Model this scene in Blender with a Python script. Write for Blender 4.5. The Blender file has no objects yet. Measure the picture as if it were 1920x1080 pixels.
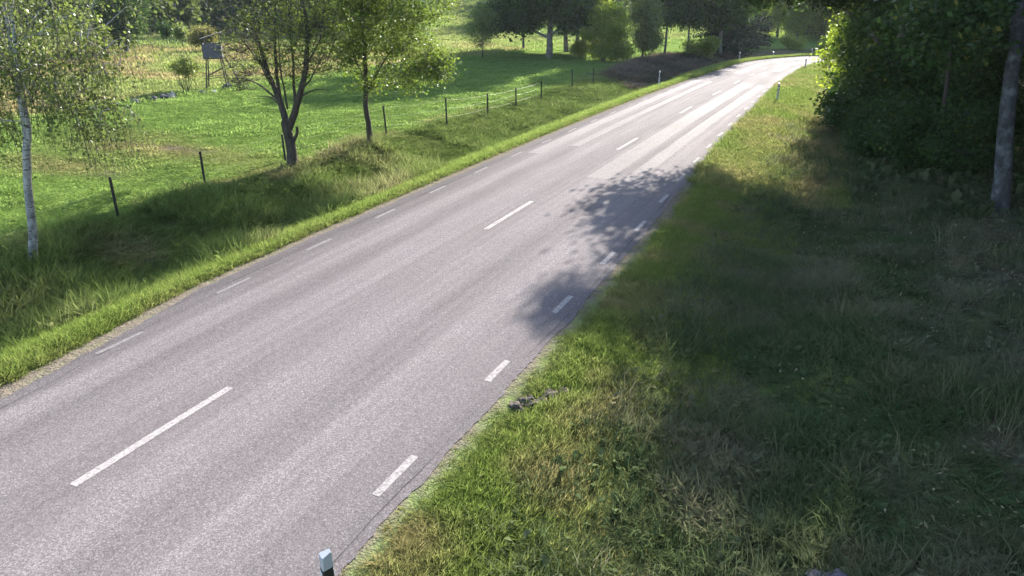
import bpy, math, random
import numpy as np
from mathutils import Matrix, Vector

R = math.radians
SC = bpy.context.scene
COL = SC.collection

# ------------------------------------------------------------------ camera
CAM_H, PITCH, YAW, FPX = 6.14, .3894, .4267, 1434.0
cam_data = bpy.data.cameras.new('camera')
cam_data.sensor_width = 36.0
cam_data.lens = FPX / 1920.0 * 36.0
cam_data.clip_start = .05
cam_data.clip_end = 3000
cam = bpy.data.objects.new('camera', cam_data)
COL.objects.link(cam)
fwd = Vector((-math.sin(YAW) * math.cos(PITCH), math.cos(YAW) * math.cos(PITCH), -math.sin(PITCH)))
rgt = Vector((math.cos(YAW), math.sin(YAW), 0))
upv = rgt.cross(fwd)
m = Matrix((rgt, upv, -fwd)).transposed().to_4x4()
m.translation = Vector((0, 0, CAM_H))
cam.matrix_world = m
SC.camera = cam

# ------------------------------------------------------------------ sky, sun, exposure
SUN_EL, SUN_AZ = 24.5, -.5           # azimuth measured from +Y towards +X
world = bpy.data.worlds.new('World')
SC.world = world
world.use_nodes = True
wn = world.node_tree.nodes
wl = world.node_tree.links
wn.clear()
sky = wn.new('ShaderNodeTexSky')
sky.sky_type = 'NISHITA'
sky.sun_disc = False
sky.sun_elevation = R(SUN_EL)
sky.sun_rotation = R(SUN_AZ)
sky.air_density = 1.0
sky.dust_density = 1.0
sky.ozone_density = 1.6
bg = wn.new('ShaderNodeBackground')
bg.inputs['Strength'].default_value = .108
wo = wn.new('ShaderNodeOutputWorld')
wl.new(sky.outputs[0], bg.inputs[0])
wl.new(bg.outputs[0], wo.inputs[0])

sd = bpy.data.lights.new('sun', 'SUN')
sd.energy = 5.0
sd.angle = R(.53)
sd.color = (1.0, .94, .85)
sun = bpy.data.objects.new('sun', sd)
COL.objects.link(sun)
sdir = Vector((math.sin(R(SUN_AZ)) * math.cos(R(SUN_EL)), math.cos(R(SUN_AZ)) * math.cos(R(SUN_EL)), math.sin(R(SUN_EL))))
sun.rotation_euler = sdir.to_track_quat('Z', 'Y').to_euler()
sun.location = (0, 60, 40)

vs = SC.view_settings
vs.view_transform = 'Standard'
vs.look = 'None'
vs.exposure = 2.27
vs.gamma = 1.0
vs.use_curve_mapping = False
SC.render.engine = 'CYCLES'
cy = SC.cycles
cy.use_denoising = True
cy.denoising_prefilter = 'NONE'
cy.max_bounces = 5
cy.diffuse_bounces = 2
cy.glossy_bounces = 2
cy.transmission_bounces = 3
cy.transparent_max_bounces = 4
cy.caustics_reflective = False
cy.caustics_refractive = False
cy.sample_clamp_indirect = 4.0

# ------------------------------------------------------------------ helpers
HAZE = .00011
rng = np.random.default_rng(20260922)


def vnoise(x, y, seed=0):
    """smooth value noise, 0..1, vectorised"""
    x = np.asarray(x, float); y = np.asarray(y, float)
    xi = np.floor(x).astype(np.int64); yi = np.floor(y).astype(np.int64)
    fx = x - xi; fy = y - yi
    fx = fx * fx * (3 - 2 * fx); fy = fy * fy * (3 - 2 * fy)

    def h(a, b):
        n = (a * 374761393 + b * 668265263 + seed * 974634777) & 0xffffffff
        n = ((n ^ (n >> 13)) * 1274126177) & 0xffffffff
        n = (n ^ (n >> 16)) & 0xffffffff
        return n / 4294967295.0
    a = h(xi, yi); b = h(xi + 1, yi); c = h(xi, yi + 1); d = h(xi + 1, yi + 1)
    return (a * (1 - fx) + b * fx) * (1 - fy) + (c * (1 - fx) + d * fx) * fy


def fnoise(x, y, seed=0, octv=3):
    s = 0; a = .5; t = 0
    for i in range(octv):
        s = s + a * vnoise(np.asarray(x) * 2 ** i, np.asarray(y) * 2 ** i, seed + i * 17)
        t += a; a *= .5
    return s / t


def sstep(a, b, x):
    t = np.clip((np.asarray(x, float) - a) / (b - a), 0, 1)
    return t * t * (3 - 2 * t)


def zr(y):
    """long profile of the road"""
    y = np.maximum(np.asarray(y, float), 0.)
    s = np.clip(y - 70, 0, 60)
    return np.where(y < 70, -.0003 * y * y, -1.47 - .042 * s + .0003 * s * s) - np.clip(y - 130, 0, 60) * .004


BEND_Y, BEND_R, XC = 76.0, 35.0, -8.6


def lateral(x, y):
    """signed distance to the right of the road's centre line"""
    x = np.asarray(x, float); y = np.asarray(y, float)
    cx = XC + BEND_R
    d = BEND_R - np.hypot(x - cx, y - BEND_Y)
    return np.where(y < BEND_Y, x - XC, np.where(x < cx, d, -(y - BEND_Y - BEND_R)))


LEFT_W = lambda s: np.interp(s, [-20, 4, 7, 11, 15, 40, 60, 80, 200], [2.95, 2.75, 3.0, 3.55, 3.6, 3.45, 3.2, 3.1, 3.1])
RIGHT_W = lambda s: np.interp(s, [-20, 5, 13, 20, 30, 42, 59, 85, 200], [3.98, 3.98, 3.95, 3.75, 3.3, 3.02, 2.65, 2.85, 3.0])


def gz(x, y):
    """height of the ground"""
    x = np.asarray(x, float); y = np.asarray(y, float)
    l = lateral(x, y)
    lp = np.interp(l, [-400, -90, -60, -27, -11, -9.2, -7.4, -6.2, -5.0, -4.2, -3.4, -2.4, 2.3, 3.2, 4.3, 5.2, 6.6, 7.6, 9.4, 14, 40, 200],
                   [10, 1.6, .5, .1, .06, -.02, -.38, -.62, -.38, -.1, -.035, -.09, -.09, -.045, -.06, -.2, -.5, -.55, -.22, .1, .6, 3])
    z = zr(y) + lp
    off = np.clip((np.abs(l) - 4.6) / 3, 0, 1)
    z = z + off * (fnoise(x * .35, y * .35, 3) - .5) * .28 + off * (fnoise(x * 1.6, y * 1.6, 9, 2) - .5) * .09
    # mound round the foot of the field maple, bank under the roadside wood
    z = z + .14 * np.exp(-((x + 17.5) ** 2 + (y - 24.8) ** 2) / 1.6)
    far = np.clip((np.hypot(x + 20, y) - 105) / 160, 0, 1)
    z = z + far * far * 26
    return z


def gz1(x, y):
    return float(gz(np.array([x]), np.array([y]))[0])


def mesh_np(name, verts, faces, attrs=None, smooth=False):
    """faces: int array (n,3) or (n,4)"""
    me = bpy.data.meshes.new(name)
    verts = np.asarray(verts, np.float32).reshape(-1, 3)
    faces = np.asarray(faces, np.int32)
    me.vertices.add(len(verts))
    me.vertices.foreach_set('co', verts.ravel())
    k = faces.shape[1]
    me.loops.add(faces.size)
    me.loops.foreach_set('vertex_index', faces.ravel())
    me.polygons.add(len(faces))
    me.polygons.foreach_set('loop_start', np.arange(0, faces.size, k, dtype=np.int32))
    me.polygons.foreach_set('loop_total', np.full(len(faces), k, np.int32))
    if smooth:
        me.polygons.foreach_set('use_smooth', np.ones(len(faces), bool))
    for n, (typ, arr) in (attrs or {}).items():
        a = me.attributes.new(n, typ, 'POINT')
        arr = np.asarray(arr, np.float32).ravel()
        a.data.foreach_set('color' if typ == 'FLOAT_COLOR' else ('vector' if typ == 'FLOAT_VECTOR' else 'value'), arr)
    me.update(calc_edges=True)
    me.validate()
    return me


def link(name, data, mat=None, parent=None):
    o = bpy.data.objects.new(name, data)
    COL.objects.link(o)
    if mat is not None and data is not None:
        data.materials.clear()
        data.materials.append(mat)
    if parent is not None:
        o.parent = parent
    return o


def tag(o, label, cat, group=None, kind=None):
    o['label'] = label
    o['category'] = cat
    if group: o['group'] = group
    if kind: o['kind'] = kind
    return o


def struct(o):
    o['kind'] = 'structure'
    return o


class MB:
    """collects shapes into one mesh"""
    def __init__(s): s.v = []; s.f = []

    def add(s, v, f):
        b = len(s.v); s.v += [tuple(map(float, p)) for p in v]; s.f += [tuple(b + i for i in q) for q in f]

    def box(s, c, d, rot=None):
        hx, hy, hz = d[0] / 2, d[1] / 2, d[2] / 2
        pts = [Vector((x, y, z)) for z in (-hz, hz) for y in (-hy, hy) for x in (-hx, hx)]
        if rot is not None: pts = [rot @ p for p in pts]
        s.add([p + Vector(c) for p in pts], [(0, 2, 3, 1), (4, 5, 7, 6), (0, 1, 5, 4), (2, 6, 7, 3), (0, 4, 6, 2), (1, 3, 7, 5)])

    def bar(s, a, b, r, n=6, r2=None):
        a = Vector(a); b = Vector(b); t = (b - a).normalized()
        u = t.orthogonal().normalized(); w = t.cross(u)
        r2 = r if r2 is None else r2
        vs_ = [a + (u * math.cos(2 * math.pi * i / n) + w * math.sin(2 * math.pi * i / n)) * r for i in range(n)]
        vs_ += [b + (u * math.cos(2 * math.pi * i / n) + w * math.sin(2 * math.pi * i / n)) * r2 for i in range(n)]
        f = [(i, (i + 1) % n, n + (i + 1) % n, n + i) for i in range(n)] + [tuple(reversed(range(n))), tuple(range(n, 2 * n))]
        s.add(vs_, f)

    def prism(s, outline, z0, z1, tilt=None):
        n = len(outline)
        top = [(x, y, z1 + (tilt(x, y) if tilt else 0)) for x, y in outline]
        s.add([(x, y, z0) for x, y in outline] + top,
              [(i, (i + 1) % n, n + (i + 1) % n, n + i) for i in range(n)] + [tuple(reversed(range(n))), tuple(range(n, 2 * n))])

    def build(s, name, mat, parent=None, smooth=False):
        me = bpy.data.meshes.new(name)
        me.from_pydata(s.v, [], s.f)
        me.update()
        if smooth:
            for p in me.polygons: p.use_smooth = True
        return link(name, me, mat, parent)


def empty(name, loc, rz=0):
    o = bpy.data.objects.new(name, None)
    COL.objects.link(o)
    o.empty_display_size = .2
    o.location = loc
    o.rotation_euler = (0, 0, rz)
    return o


def copy_tree(o, parent=None):
    c = o.copy()
    COL.objects.link(c)
    if parent is not None:
        c.parent = parent
    for ch in o.children:
        copy_tree(ch, c)
    return c


# ------------------------------------------------------------------ materials
def new_mat(name):
    mt = bpy.data.materials.new(name)
    mt.use_nodes = True
    nt = mt.node_tree
    nt.nodes.clear()
    out = nt.nodes.new('ShaderNodeOutputMaterial')
    return mt, nt, out


def N(nt, t, **kw):
    n = nt.nodes.new(t)
    for k, v in kw.items():
        if k == 'inp':
            for a, b in v.items(): n.inputs[a].default_value = b
        else:
            setattr(n, k, v)
    return n


def mixc(nt, fac, a, b, mode='MIX'):
    n = nt.nodes.new('ShaderNodeMix')
    n.data_type = 'RGBA'
    n.blend_type = mode
    for s, v in ((n.inputs[0], fac), (n.inputs[6], a), (n.inputs[7], b)):
        if isinstance(v, bpy.types.NodeSocket): nt.links.new(v, s)
        elif isinstance(v, (int, float)): s.default_value = v
        else: s.default_value = (*v, 1)
    return n.outputs[2]


def noise(nt, vec, scale, detail=3, rough=.55, lo=None, hi=None):
    n = N(nt, 'ShaderNodeTexNoise', inp={'Scale': scale, 'Detail': detail, 'Roughness': rough})
    if vec is not None: nt.links.new(vec, n.inputs['Vector'])
    o = n.outputs['Fac']
    if lo is not None:
        r = N(nt, 'ShaderNodeMapRange', inp={'From Min': lo, 'From Max': hi})
        nt.links.new(o, r.inputs['Value'])
        o = r.outputs['Result']
    return o


def math_n(nt, op, a, b=None):
    n = N(nt, 'ShaderNodeMath', operation=op)
    for i, v in enumerate((a, b)):
        if v is None: continue
        if isinstance(v, bpy.types.NodeSocket): nt.links.new(v, n.inputs[i])
        else: n.inputs[i].default_value = v
    return n.outputs[0]


def mapped(nt, vec, scale):
    mp = N(nt, 'ShaderNodeMapping', inp={'Scale': scale})
    nt.links.new(vec, mp.inputs['Vector'])
    return mp.outputs['Vector']


def simple(name, col, rough=.7, var=.25, scale=8, bump=.0, col2=None, spec=.3):
    mt, nt, out = new_mat(name)
    tc = N(nt, 'ShaderNodeTexCoord').outputs['Object']
    f = noise(nt, tc, scale, 4, .6, .3, .7)
    c2 = col2 or tuple(c * (1 - var * 1.6) for c in col)
    b = N(nt, 'ShaderNodeBsdfPrincipled', inp={'Roughness': rough, 'Specular IOR Level': spec})
    nt.links.new(mixc(nt, f, col, c2), b.inputs['Base Color'])
    if bump:
        bn = N(nt, 'ShaderNodeBump', inp={'Strength': bump, 'Distance': .02})
        nt.links.new(noise(nt, tc, scale * 3, 4, .65), bn.inputs['Height'])
        nt.links.new(bn.outputs[0], b.inputs['Normal'])
    nt.links.new(b.outputs[0], out.inputs[0])
    return mt


def leaf_mat(name, dark, light, autumn=None, trans=.45, autumn_amt=.0):
    """two-sided leaf: diffuse + light passing through, tone varies from leaf to leaf"""
    mt, nt, out = new_mat(name)
    at = N(nt, 'ShaderNodeAttribute', attribute_name='var')
    c = mixc(nt, at.outputs['Fac'], dark, light)
    if autumn:
        g = N(nt, 'ShaderNodeMapRange', inp={'From Min': 1 - autumn_amt, 'From Max': 1.0})
        nt.links.new(at.outputs['Fac'], g.inputs['Value'])
        c = mixc(nt, g.outputs[0], c, autumn)
    d = N(nt, 'ShaderNodeBsdfDiffuse')
    t = N(nt, 'ShaderNodeBsdfTranslucent')
    tcol = mixc(nt, .6, c, tuple(min(1, x * k) for x, k in zip(light, (1.8, 1.9, 1.0))))
    nt.links.new(c, d.inputs['Color'])
    nt.links.new(tcol, t.inputs['Color'])
    mx = N(nt, 'ShaderNodeMixShader', inp={0: trans})
    nt.links.new(d.outputs[0], mx.inputs[1]); nt.links.new(t.outputs[0], mx.inputs[2])
    gl = N(nt, 'ShaderNodeBsdfGlossy', inp={'Roughness': .55, 'Color': (1, 1, 1, 1)})
    fr = N(nt, 'ShaderNodeLayerWeight', inp={'Blend': .12})
    fm = math_n(nt, 'MULTIPLY', fr.outputs['Fresnel'], .08)
    m2 = N(nt, 'ShaderNodeMixShader')
    nt.links.new(fm, m2.inputs[0]); nt.links.new(mx.outputs[0], m2.inputs[1]); nt.links.new(gl.outputs[0], m2.inputs[2])
    nt.links.new(m2.outputs[0], out.inputs[0])
    return mt


def grass_mat(name, root, tip, dryc, trans=.45):
    mt, nt, out = new_mat(name)
    h = N(nt, 'ShaderNodeAttribute', attribute_name='h').outputs['Fac']
    dry = N(nt, 'ShaderNodeAttribute', attribute_name='dry', attribute_type='INSTANCER').outputs['Fac']
    rnd = N(nt, 'ShaderNodeObjectInfo').outputs['Random']
    c = mixc(nt, h, root, tip)
    d2 = math_n(nt, 'ADD', dry, math_n(nt, 'MULTIPLY', math_n(nt, 'SUBTRACT', rnd, .5), .35))
    cl = N(nt, 'ShaderNodeClamp'); nt.links.new(d2, cl.inputs[0])
    c = mixc(nt, cl.outputs[0], c, dryc)
    hs = N(nt, 'ShaderNodeHueSaturation')
    nt.links.new(c, hs.inputs['Color'])
    mr = N(nt, 'ShaderNodeMapRange', inp={'To Min': .8, 'To Max': 1.2}); nt.links.new(rnd, mr.inputs[0])
    nt.links.new(mr.outputs[0], hs.inputs['Value'])
    d = N(nt, 'ShaderNodeBsdfDiffuse'); t = N(nt, 'ShaderNodeBsdfTranslucent')
    nt.links.new(hs.outputs[0], d.inputs[0]); nt.links.new(hs.outputs[0], t.inputs[0])
    mx = N(nt, 'ShaderNodeMixShader', inp={0: trans})
    nt.links.new(d.outputs[0], mx.inputs[1]); nt.links.new(t.outputs[0], mx.inputs[2])
    nt.links.new(mx.outputs[0], out.inputs[0])
    return mt


def bark_mat(name, c1, c2, lichen=None, scale=14):
    mt, nt, out = new_mat(name)
    tc = N(nt, 'ShaderNodeTexCoord').outputs['Object']
    st = mapped(nt, tc, (1, 1, .22))
    f = noise(nt, st, scale, 5, .65, .35, .65)
    c = mixc(nt, f, c1, c2)
    if lichen:
        c = mixc(nt, noise(nt, tc, 3.5, 4, .6, .5, .68), c, lichen)
    b = N(nt, 'ShaderNodeBsdfPrincipled', inp={'Roughness': .9, 'Specular IOR Level': .15})
    nt.links.new(c, b.inputs['Base Color'])
    bn = N(nt, 'ShaderNodeBump', inp={'Strength': .7, 'Distance': .03})
    nt.links.new(noise(nt, st, scale * 1.6, 5, .7), bn.inputs['Height'])
    nt.links.new(bn.outputs[0], b.inputs['Normal'])
    nt.links.new(b.outputs[0], out.inputs[0])
    return mt


M = {}
M['bark_dark'] = bark_mat('bark_dark', (.035, .028, .022), (.075, .062, .05))
M['bark_oak'] = bark_mat('bark_oak', (.07, .06, .055), (.15, .135, .12), (.2, .2, .17))
M['bark_grey'] = bark_mat('bark_grey', (.035, .034, .036), (.07, .068, .072), (.13, .135, .14), 9)
M['bark_pine'] = bark_mat('bark_pine', (.045, .035, .03), (.1, .08, .07))


def birch_bark():
    mt, nt, out = new_mat('birch_bark')
    tc = N(nt, 'ShaderNodeTexCoord').outputs['Object']
    band = noise(nt, mapped(nt, tc, (3, 3, 16)), 1.6, 4, .7, .53, .6)
    low = N(nt, 'ShaderNodeSeparateXYZ'); nt.links.new(tc, low.inputs[0])
    lowf = N(nt, 'ShaderNodeMapRange', inp={'From Min': .2, 'From Max': 3.4, 'To Min': .9, 'To Max': .1})
    nt.links.new(low.outputs['Z'], lowf.inputs[0])
    rough = math_n(nt, 'MULTIPLY', lowf.outputs[0], noise(nt, tc, 7, 4, .6, .35, .6))
    c = mixc(nt, noise(nt, tc, 5, 3), (.38, .37, .35), (.24, .236, .23))
    c = mixc(nt, math_n(nt, 'MAXIMUM', band, rough), c, (.035, .032, .03))
    b = N(nt, 'ShaderNodeBsdfPrincipled', inp={'Roughness': .65, 'Specular IOR Level': .3})
    nt.links.new(c, b.inputs['Base Color'])
    bn = N(nt, 'ShaderNodeBump', inp={'Strength': .4, 'Distance': .01})
    nt.links.new(band, bn.inputs['Height']); nt.links.new(bn.outputs[0], b.inputs['Normal'])
    nt.links.new(b.outputs[0], out.inputs[0])
    return mt


M['bark_birch'] = birch_bark()
M['twig'] = simple('twig', (.05, .04, .032), .85, .3)
M['leaf_birch'] = leaf_mat('leaf_birch', (.06, .085, .028), (.13, .16, .055), (.2, .18, .06), .34, .08)
M['leaf_sparse'] = leaf_mat('leaf_sparse', (.065, .09, .022), (.15, .18, .045), (.24, .21, .03), .45, .08)
M['leaf_maple'] = leaf_mat('leaf_maple', (.035, .065, .014), (.115, .155, .035), (.3, .26, .04), .42, .12)
M['leaf_oak'] = leaf_mat('leaf_oak', (.02, .045, .012), (.045, .085, .02), None, .3)
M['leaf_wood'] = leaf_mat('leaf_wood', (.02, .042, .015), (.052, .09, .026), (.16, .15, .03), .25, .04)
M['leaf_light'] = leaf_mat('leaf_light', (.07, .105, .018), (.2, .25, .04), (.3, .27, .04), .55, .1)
M['leaf_pale'] = leaf_mat('leaf_pale', (.07, .1, .035), (.16, .2, .07), None, .48)
M['leaf_yellow'] = leaf_mat('leaf_yellow', (.085, .085, .03), (.15, .14, .05), (.2, .14, .05), .38, .15)
M['needle'] = leaf_mat('needle', (.012, .025, .012), (.025, .045, .018), None, .12)
M['grass_short'] = grass_mat('grass_short', (.095, .15, .034), (.205, .31, .075), (.26, .215, .1), .58)
M['grass_verge'] = grass_mat('grass_verge', (.07, .105, .024), (.185, .255, .055), (.28, .235, .11), .58)
M['grass_tall'] = grass_mat('grass_tall', (.06, .095, .024), (.15, .21, .05), (.26, .215, .12), .52)
M['grass_shade_tint'] = grass_mat('grass_shade_tint', (.04, .064, .028), (.1, .138, .055), (.19, .17, .11), .5)  # darker and bluer than the verge grass, wood shade put into the colour


def ground_mat():
    mt, nt, out = new_mat('ground_soil_and_turf')
    tc = N(nt, 'ShaderNodeTexCoord').outputs['Object']
    at = N(nt, 'ShaderNodeAttribute', attribute_name='zone')
    sp = N(nt, 'ShaderNodeSeparateColor'); nt.links.new(at.outputs['Color'], sp.inputs[0])
    big = noise(nt, tc, .22, 5, .6, .35, .65)
    fine = noise(nt, tc, 3.2, 6, .7, .3, .7)
    vf = noise(nt, tc, 16, 4, .7, .3, .7)
    turf = mixc(nt, big, (.12, .185, .04), (.155, .22, .055))
    turf = mixc(nt, fine, turf, (.085, .13, .03))
    dryc = mixc(nt, vf, (.16, .125, .062), (.09, .085, .035))
    soil = mixc(nt, vf, (.06, .048, .036), (.11, .092, .07))
    grav = mixc(nt, noise(nt, tc, 55, 3, .7, .35, .65), (.1, .084, .064), (.2, .172, .138))

    def wob(s):
        return math_n(nt, 'ADD', s, math_n(nt, 'MULTIPLY', math_n(nt, 'SUBTRACT', fine, .5), math_n(nt, 'MULTIPLY', s, .9)))
    c = mixc(nt, wob(sp.outputs['Red']), turf, dryc)
    c = mixc(nt, wob(sp.outputs['Green']), c, soil)
    c = mixc(nt, wob(sp.outputs['Blue']), c, grav)
    b = N(nt, 'ShaderNodeBsdfPrincipled', inp={'Roughness': 1.0, 'Specular IOR Level': 0.})
    nt.links.new(c, b.inputs['Base Color'])
    bn = N(nt, 'ShaderNodeBump', inp={'Strength': .8, 'Distance': .06})
    nt.links.new(math_n(nt, 'ADD', fine, math_n(nt, 'MULTIPLY', vf, .5)), bn.inputs['Height'])
    nt.links.new(bn.outputs[0], b.inputs['Normal'])
    nt.links.new(b.outputs[0], out.inputs[0])
    return mt


def asphalt_mat(name, tint=(1, 1, 1), rough=.9, spec=.03, tracks=True, stones=1.0):
    mt, nt, out = new_mat(name)
    tc = N(nt, 'ShaderNodeTexCoord').outputs['Object']
    vo = N(nt, 'ShaderNodeTexVoronoi', inp={'Scale': 62.0 * stones}); nt.links.new(tc, vo.inputs['Vector'])
    sepc = N(nt, 'ShaderNodeSeparateColor'); nt.links.new(vo.outputs['Color'], sepc.inputs[0])
    ramp = N(nt, 'ShaderNodeValToRGB')
    e = ramp.color_ramp.elements
    e[0].position = 0; e[0].color = (.08, .074, .075, 1)
    e[1].position = 1; e[1].color = (.215, .2, .202, 1)
    for p, c in ((.35, (.112, .103, .105)), (.6, (.135, .124, .126)), (.85, (.16, .147, .149))):
        q = e.new(p); q.color = (*c, 1)
    nt.links.new(sepc.outputs['Red'], ramp.inputs[0])
    c = ramp.outputs[0]
    # big stains and patches
    c = mixc(nt, math_n(nt, 'MULTIPLY', noise(nt, tc, .5, 5, .6, .35, .7), .4), c, (.115, .1, .1))
    if tracks:
        at = N(nt, 'ShaderNodeAttribute', attribute_name='lat')
        ws = N(nt, 'ShaderNodeValToRGB')
        ws.color_ramp.interpolation = 'EASE'
        el = ws.color_ramp.elements
        # lateral position -4..4 m mapped to 0..1: dark polished lane centres and worn, paler wheel tracks
        stops = [(0.0, .68), (.06, .64), (.13, .78), (.2, 1.08), (.28, .82), (.37, 1.08), (.5, .93), (.6, 1.12), (.7, .88), (.8, 1.12), (.9, .95), (1., .84)]
        el[0].position, el[0].color = stops[0][0], (stops[0][1],) * 3 + (1,)
        el[1].position, el[1].color = stops[-1][0], (stops[-1][1],) * 3 + (1,)
        for p, v in stops[1:-1]:
            q = el.new(p); q.color = (v, v, v, 1)
        wobl = math_n(nt, 'ADD', at.outputs['Fac'], math_n(nt, 'MULTIPLY', math_n(nt, 'SUBTRACT', noise(nt, tc, .35, 3), .5), .05))
        nt.links.new(wobl, ws.inputs[0])
        c = mixc(nt, 1.0, c, ws.outputs[0], 'MULTIPLY')
        # long streaks along the road
        streak = noise(nt, mapped(nt, tc, (2.4, .05, 1)), 2.0, 4, .6, .3, .7)
        c = mixc(nt, 1.0, c, mixc(nt, streak, (.86, .86, .87), (1.1, 1.09, 1.1)), 'MULTIPLY')
    c = mixc(nt, 1.0, c, tint, 'MULTIPLY')
    b = N(nt, 'ShaderNodeBsdfPrincipled', inp={'Specular IOR Level': spec})
    rr = N(nt, 'ShaderNodeMapRange', inp={'To Min': rough - .1, 'To Max': rough + .12})
    nt.links.new(noise(nt, mapped(nt, tc, (1.6, .12, 1)), 1.5, 4, .6), rr.inputs[0])
    nt.links.new(rr.outputs[0], b.inputs['Roughness'])
    nt.links.new(c, b.inputs['Base Color'])
    bn = N(nt, 'ShaderNodeBump', inp={'Strength': .22, 'Distance': .005})
    nt.links.new(vo.outputs['Distance'], bn.inputs['Height'])
    nt.links.new(bn.outputs[0], b.inputs['Normal'])
    nt.links.new(b.outputs[0], out.inputs[0])
    return mt


def paint_mat(name, wear_lo, wear_hi, col=(.27, .25, .242)):
    mt, nt, out = new_mat(name)
    tc = N(nt, 'ShaderNodeTexCoord').outputs['Object']
    w = math_n(nt, 'MAXIMUM', noise(nt, tc, 17, 5, .75, wear_lo, wear_hi), math_n(nt, 'MULTIPLY', noise(nt, tc, 60, 3, .7, .52, .6), .8))
    c = mixc(nt, w, col, (.13, .12, .122))
    b = N(nt, 'ShaderNodeBsdfPrincipled', inp={'Roughness': .9, 'Specular IOR Level': .03})
    nt.links.new(c, b.inputs['Base Color'])
    nt.links.new(b.outputs[0], out.inputs[0])
    return mt


M['ground'] = ground_mat()
M['asphalt'] = asphalt_mat('asphalt', (.98, .963, .955))
M['asphalt_patch'] = asphalt_mat('asphalt_patch', (1.06, 1.045, 1.04), .85, .05, tracks=False)
M['paint_centre'] = paint_mat('paint_centre', .49, .64, (.29, .268, .26))
M['paint_edge'] = paint_mat('paint_edge', .45, .64, (.28, .26, .253))
M['paint_worn'] = paint_mat('paint_worn', .38, .52, (.205, .191, .186))
M['post_wood'] = simple('post_wood', (.03, .026, .022), .9, .3, 20, .3)
M['wire'] = simple('wire', (.2, .21, .08), .5, .1)
M['rock'] = simple('rock', (.1, .1, .1), .95, .3, 6, .8, (.03, .032, .03), .1)
M['rock_pale'] = simple('rock_pale', (.3, .295, .28), .9, .2, 6, .4)
M['boulder'] = simple('boulder', (.1, .1, .135), .85, .3, 9, .8, (.03, .03, .045))
M['clod'] = simple('clod', (.045, .036, .03), .95, .3, 25, .9, (.11, .088, .07))
M['plastic_white'] = simple('plastic_white', (.36, .365, .375), .45, .06, 6)
M['plastic_black'] = simple('plastic_black', (.02, .02, .021), .5, .1)
M['reflector'] = simple('reflector', (.75, .75, .72), .15, .05, 60, 0, None, .8)
M['tower_panel'] = simple('tower_panel', (.105, .1, .115), .9, .2, 6)
M['tower_wood'] = simple('tower_wood', (.07, .058, .046), .9, .25, 12, .3)
M['tower_roof'] = simple('tower_roof', (.022, .02, .019), .95, .2, 8)


# ------------------------------------------------------------------ ground
def zones(x, y):
    """dry thatch, bare soil, gravel weights"""
    l = lateral(x, y)
    n1 = fnoise(x * .18, y * .18, 40, 4)
    n2 = fnoise(x * .7, y * .7, 51, 3)
    dry = np.zeros_like(l)
    past = sstep(-26, -28.5, l)                        # rough pasture beyond the stone row
    dry = np.maximum(dry, past * (.35 + .6 * sstep(.38, .62, n1)) * (1 - .6 * sstep(75, 110, np.hypot(x, y))))
    dry = np.maximum(dry, sstep(-7.2, -8.2, l) * sstep(-11, -9.8, l) * sstep(.45, .6, n2) * .75)
    # reeds and worn brown ground in the pasture beside the birch
    for cx, cy_, rx, ry, k in ((-24.2, 20.6, 5., 1.6, .8), (-25.5, 17.5, 3.5, 1.5, .6), (-27.5, 22.6, 4, 1.2, .5)):
        dry = np.maximum(dry, k * np.exp(-(((x - cx) / rx) ** 2 + ((y - cy_) / ry) ** 2)) * (.5 + n2))
    rightv = sstep(4.2, 4.8, l)
    dry = np.maximum(dry, rightv * (.25 + .6 * sstep(.42, .6, n2)))
    dry = np.maximum(dry, .9 * np.exp(-((l - 7.3) / .7) ** 2) * sstep(20, 26, y))
    soil = np.zeros_like(l)
    soil = np.maximum(soil, sstep(8.5, 12, l) * .75)
    soil = np.maximum(soil, sstep(.62, .72, n2) * rightv * .5)
    soil = np.maximum(soil, .95 * np.exp(-(((x + 22.6) / .7) ** 2 + ((y - 17.3) / .45) ** 2)))
    soil = np.maximum(soil, 1.0 * np.exp(-(((x + 23.6) / 1.5) ** 2 + ((y - 21.2) / .5) ** 2)) * (.45 + n2))
    soil = np.maximum(soil, .6 * np.exp(-(((x + 21.2) / 1.6) ** 2 + ((y - 22.6) / .25) ** 2)) * (.4 + n2))
    soil = np.maximum(soil, sstep(-5.6, -6.4, l) * sstep(53, 57, y) * sstep(-13, -10, l) * .8)
    soil = np.maximum(soil, .9 * np.exp(-((-l - LEFT_W(y) - .5) / .16) ** 2) * (l < 0))
    soil = np.maximum(soil, 1.0 * np.exp(-(((x + 4.0) / .3) ** 2 + ((y - 9.85) / .5) ** 2)))
    grav = np.maximum(sstep(-4.45, -4.05, l) * (l < 0), sstep(4.35, 4.05, l) * (l > 0))
    return np.clip(dry, 0, 1), np.clip(soil, 0, 1), np.clip(grav, 0, 1)


def graded(a, b, fine_a, fine_b, h, g=1.12, hmax=9):
    pts = list(np.arange(fine_a, fine_b + 1e-6, h))
    s = h; x = fine_a
    while x > a:
        s = min(s * g, hmax); x -= s; pts.insert(0, x)
    s = h; x = fine_b
    while x < b:
        s = min(s * g, hmax); x += s; pts.append(x)
    return np.array(pts)


gx = graded(-420, 260, -20, 4, .22, 1.06)
gy = graded(-25, 520, -2, 40, .3, 1.04)
X, Y = np.meshgrid(gx, gy)
xx, yy = X.ravel(), Y.ravel()
zz = gz(xx, yy)
dz, sz, vz = zones(xx, yy)
nx, ny = len(gx), len(gy)
idx = np.arange(nx * ny).reshape(ny, nx)
quads = np.stack([idx[:-1, :-1], idx[:-1, 1:], idx[1:, 1:], idx[1:, :-1]], -1).reshape(-1, 4)
zc = np.stack([dz, sz, vz, np.ones_like(dz)], -1)
ground = struct(link('ground', mesh_np('ground', np.stack([xx, yy, zz], -1), quads, {'zone': ('FLOAT_COLOR', zc)}, True), M['ground']))

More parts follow.
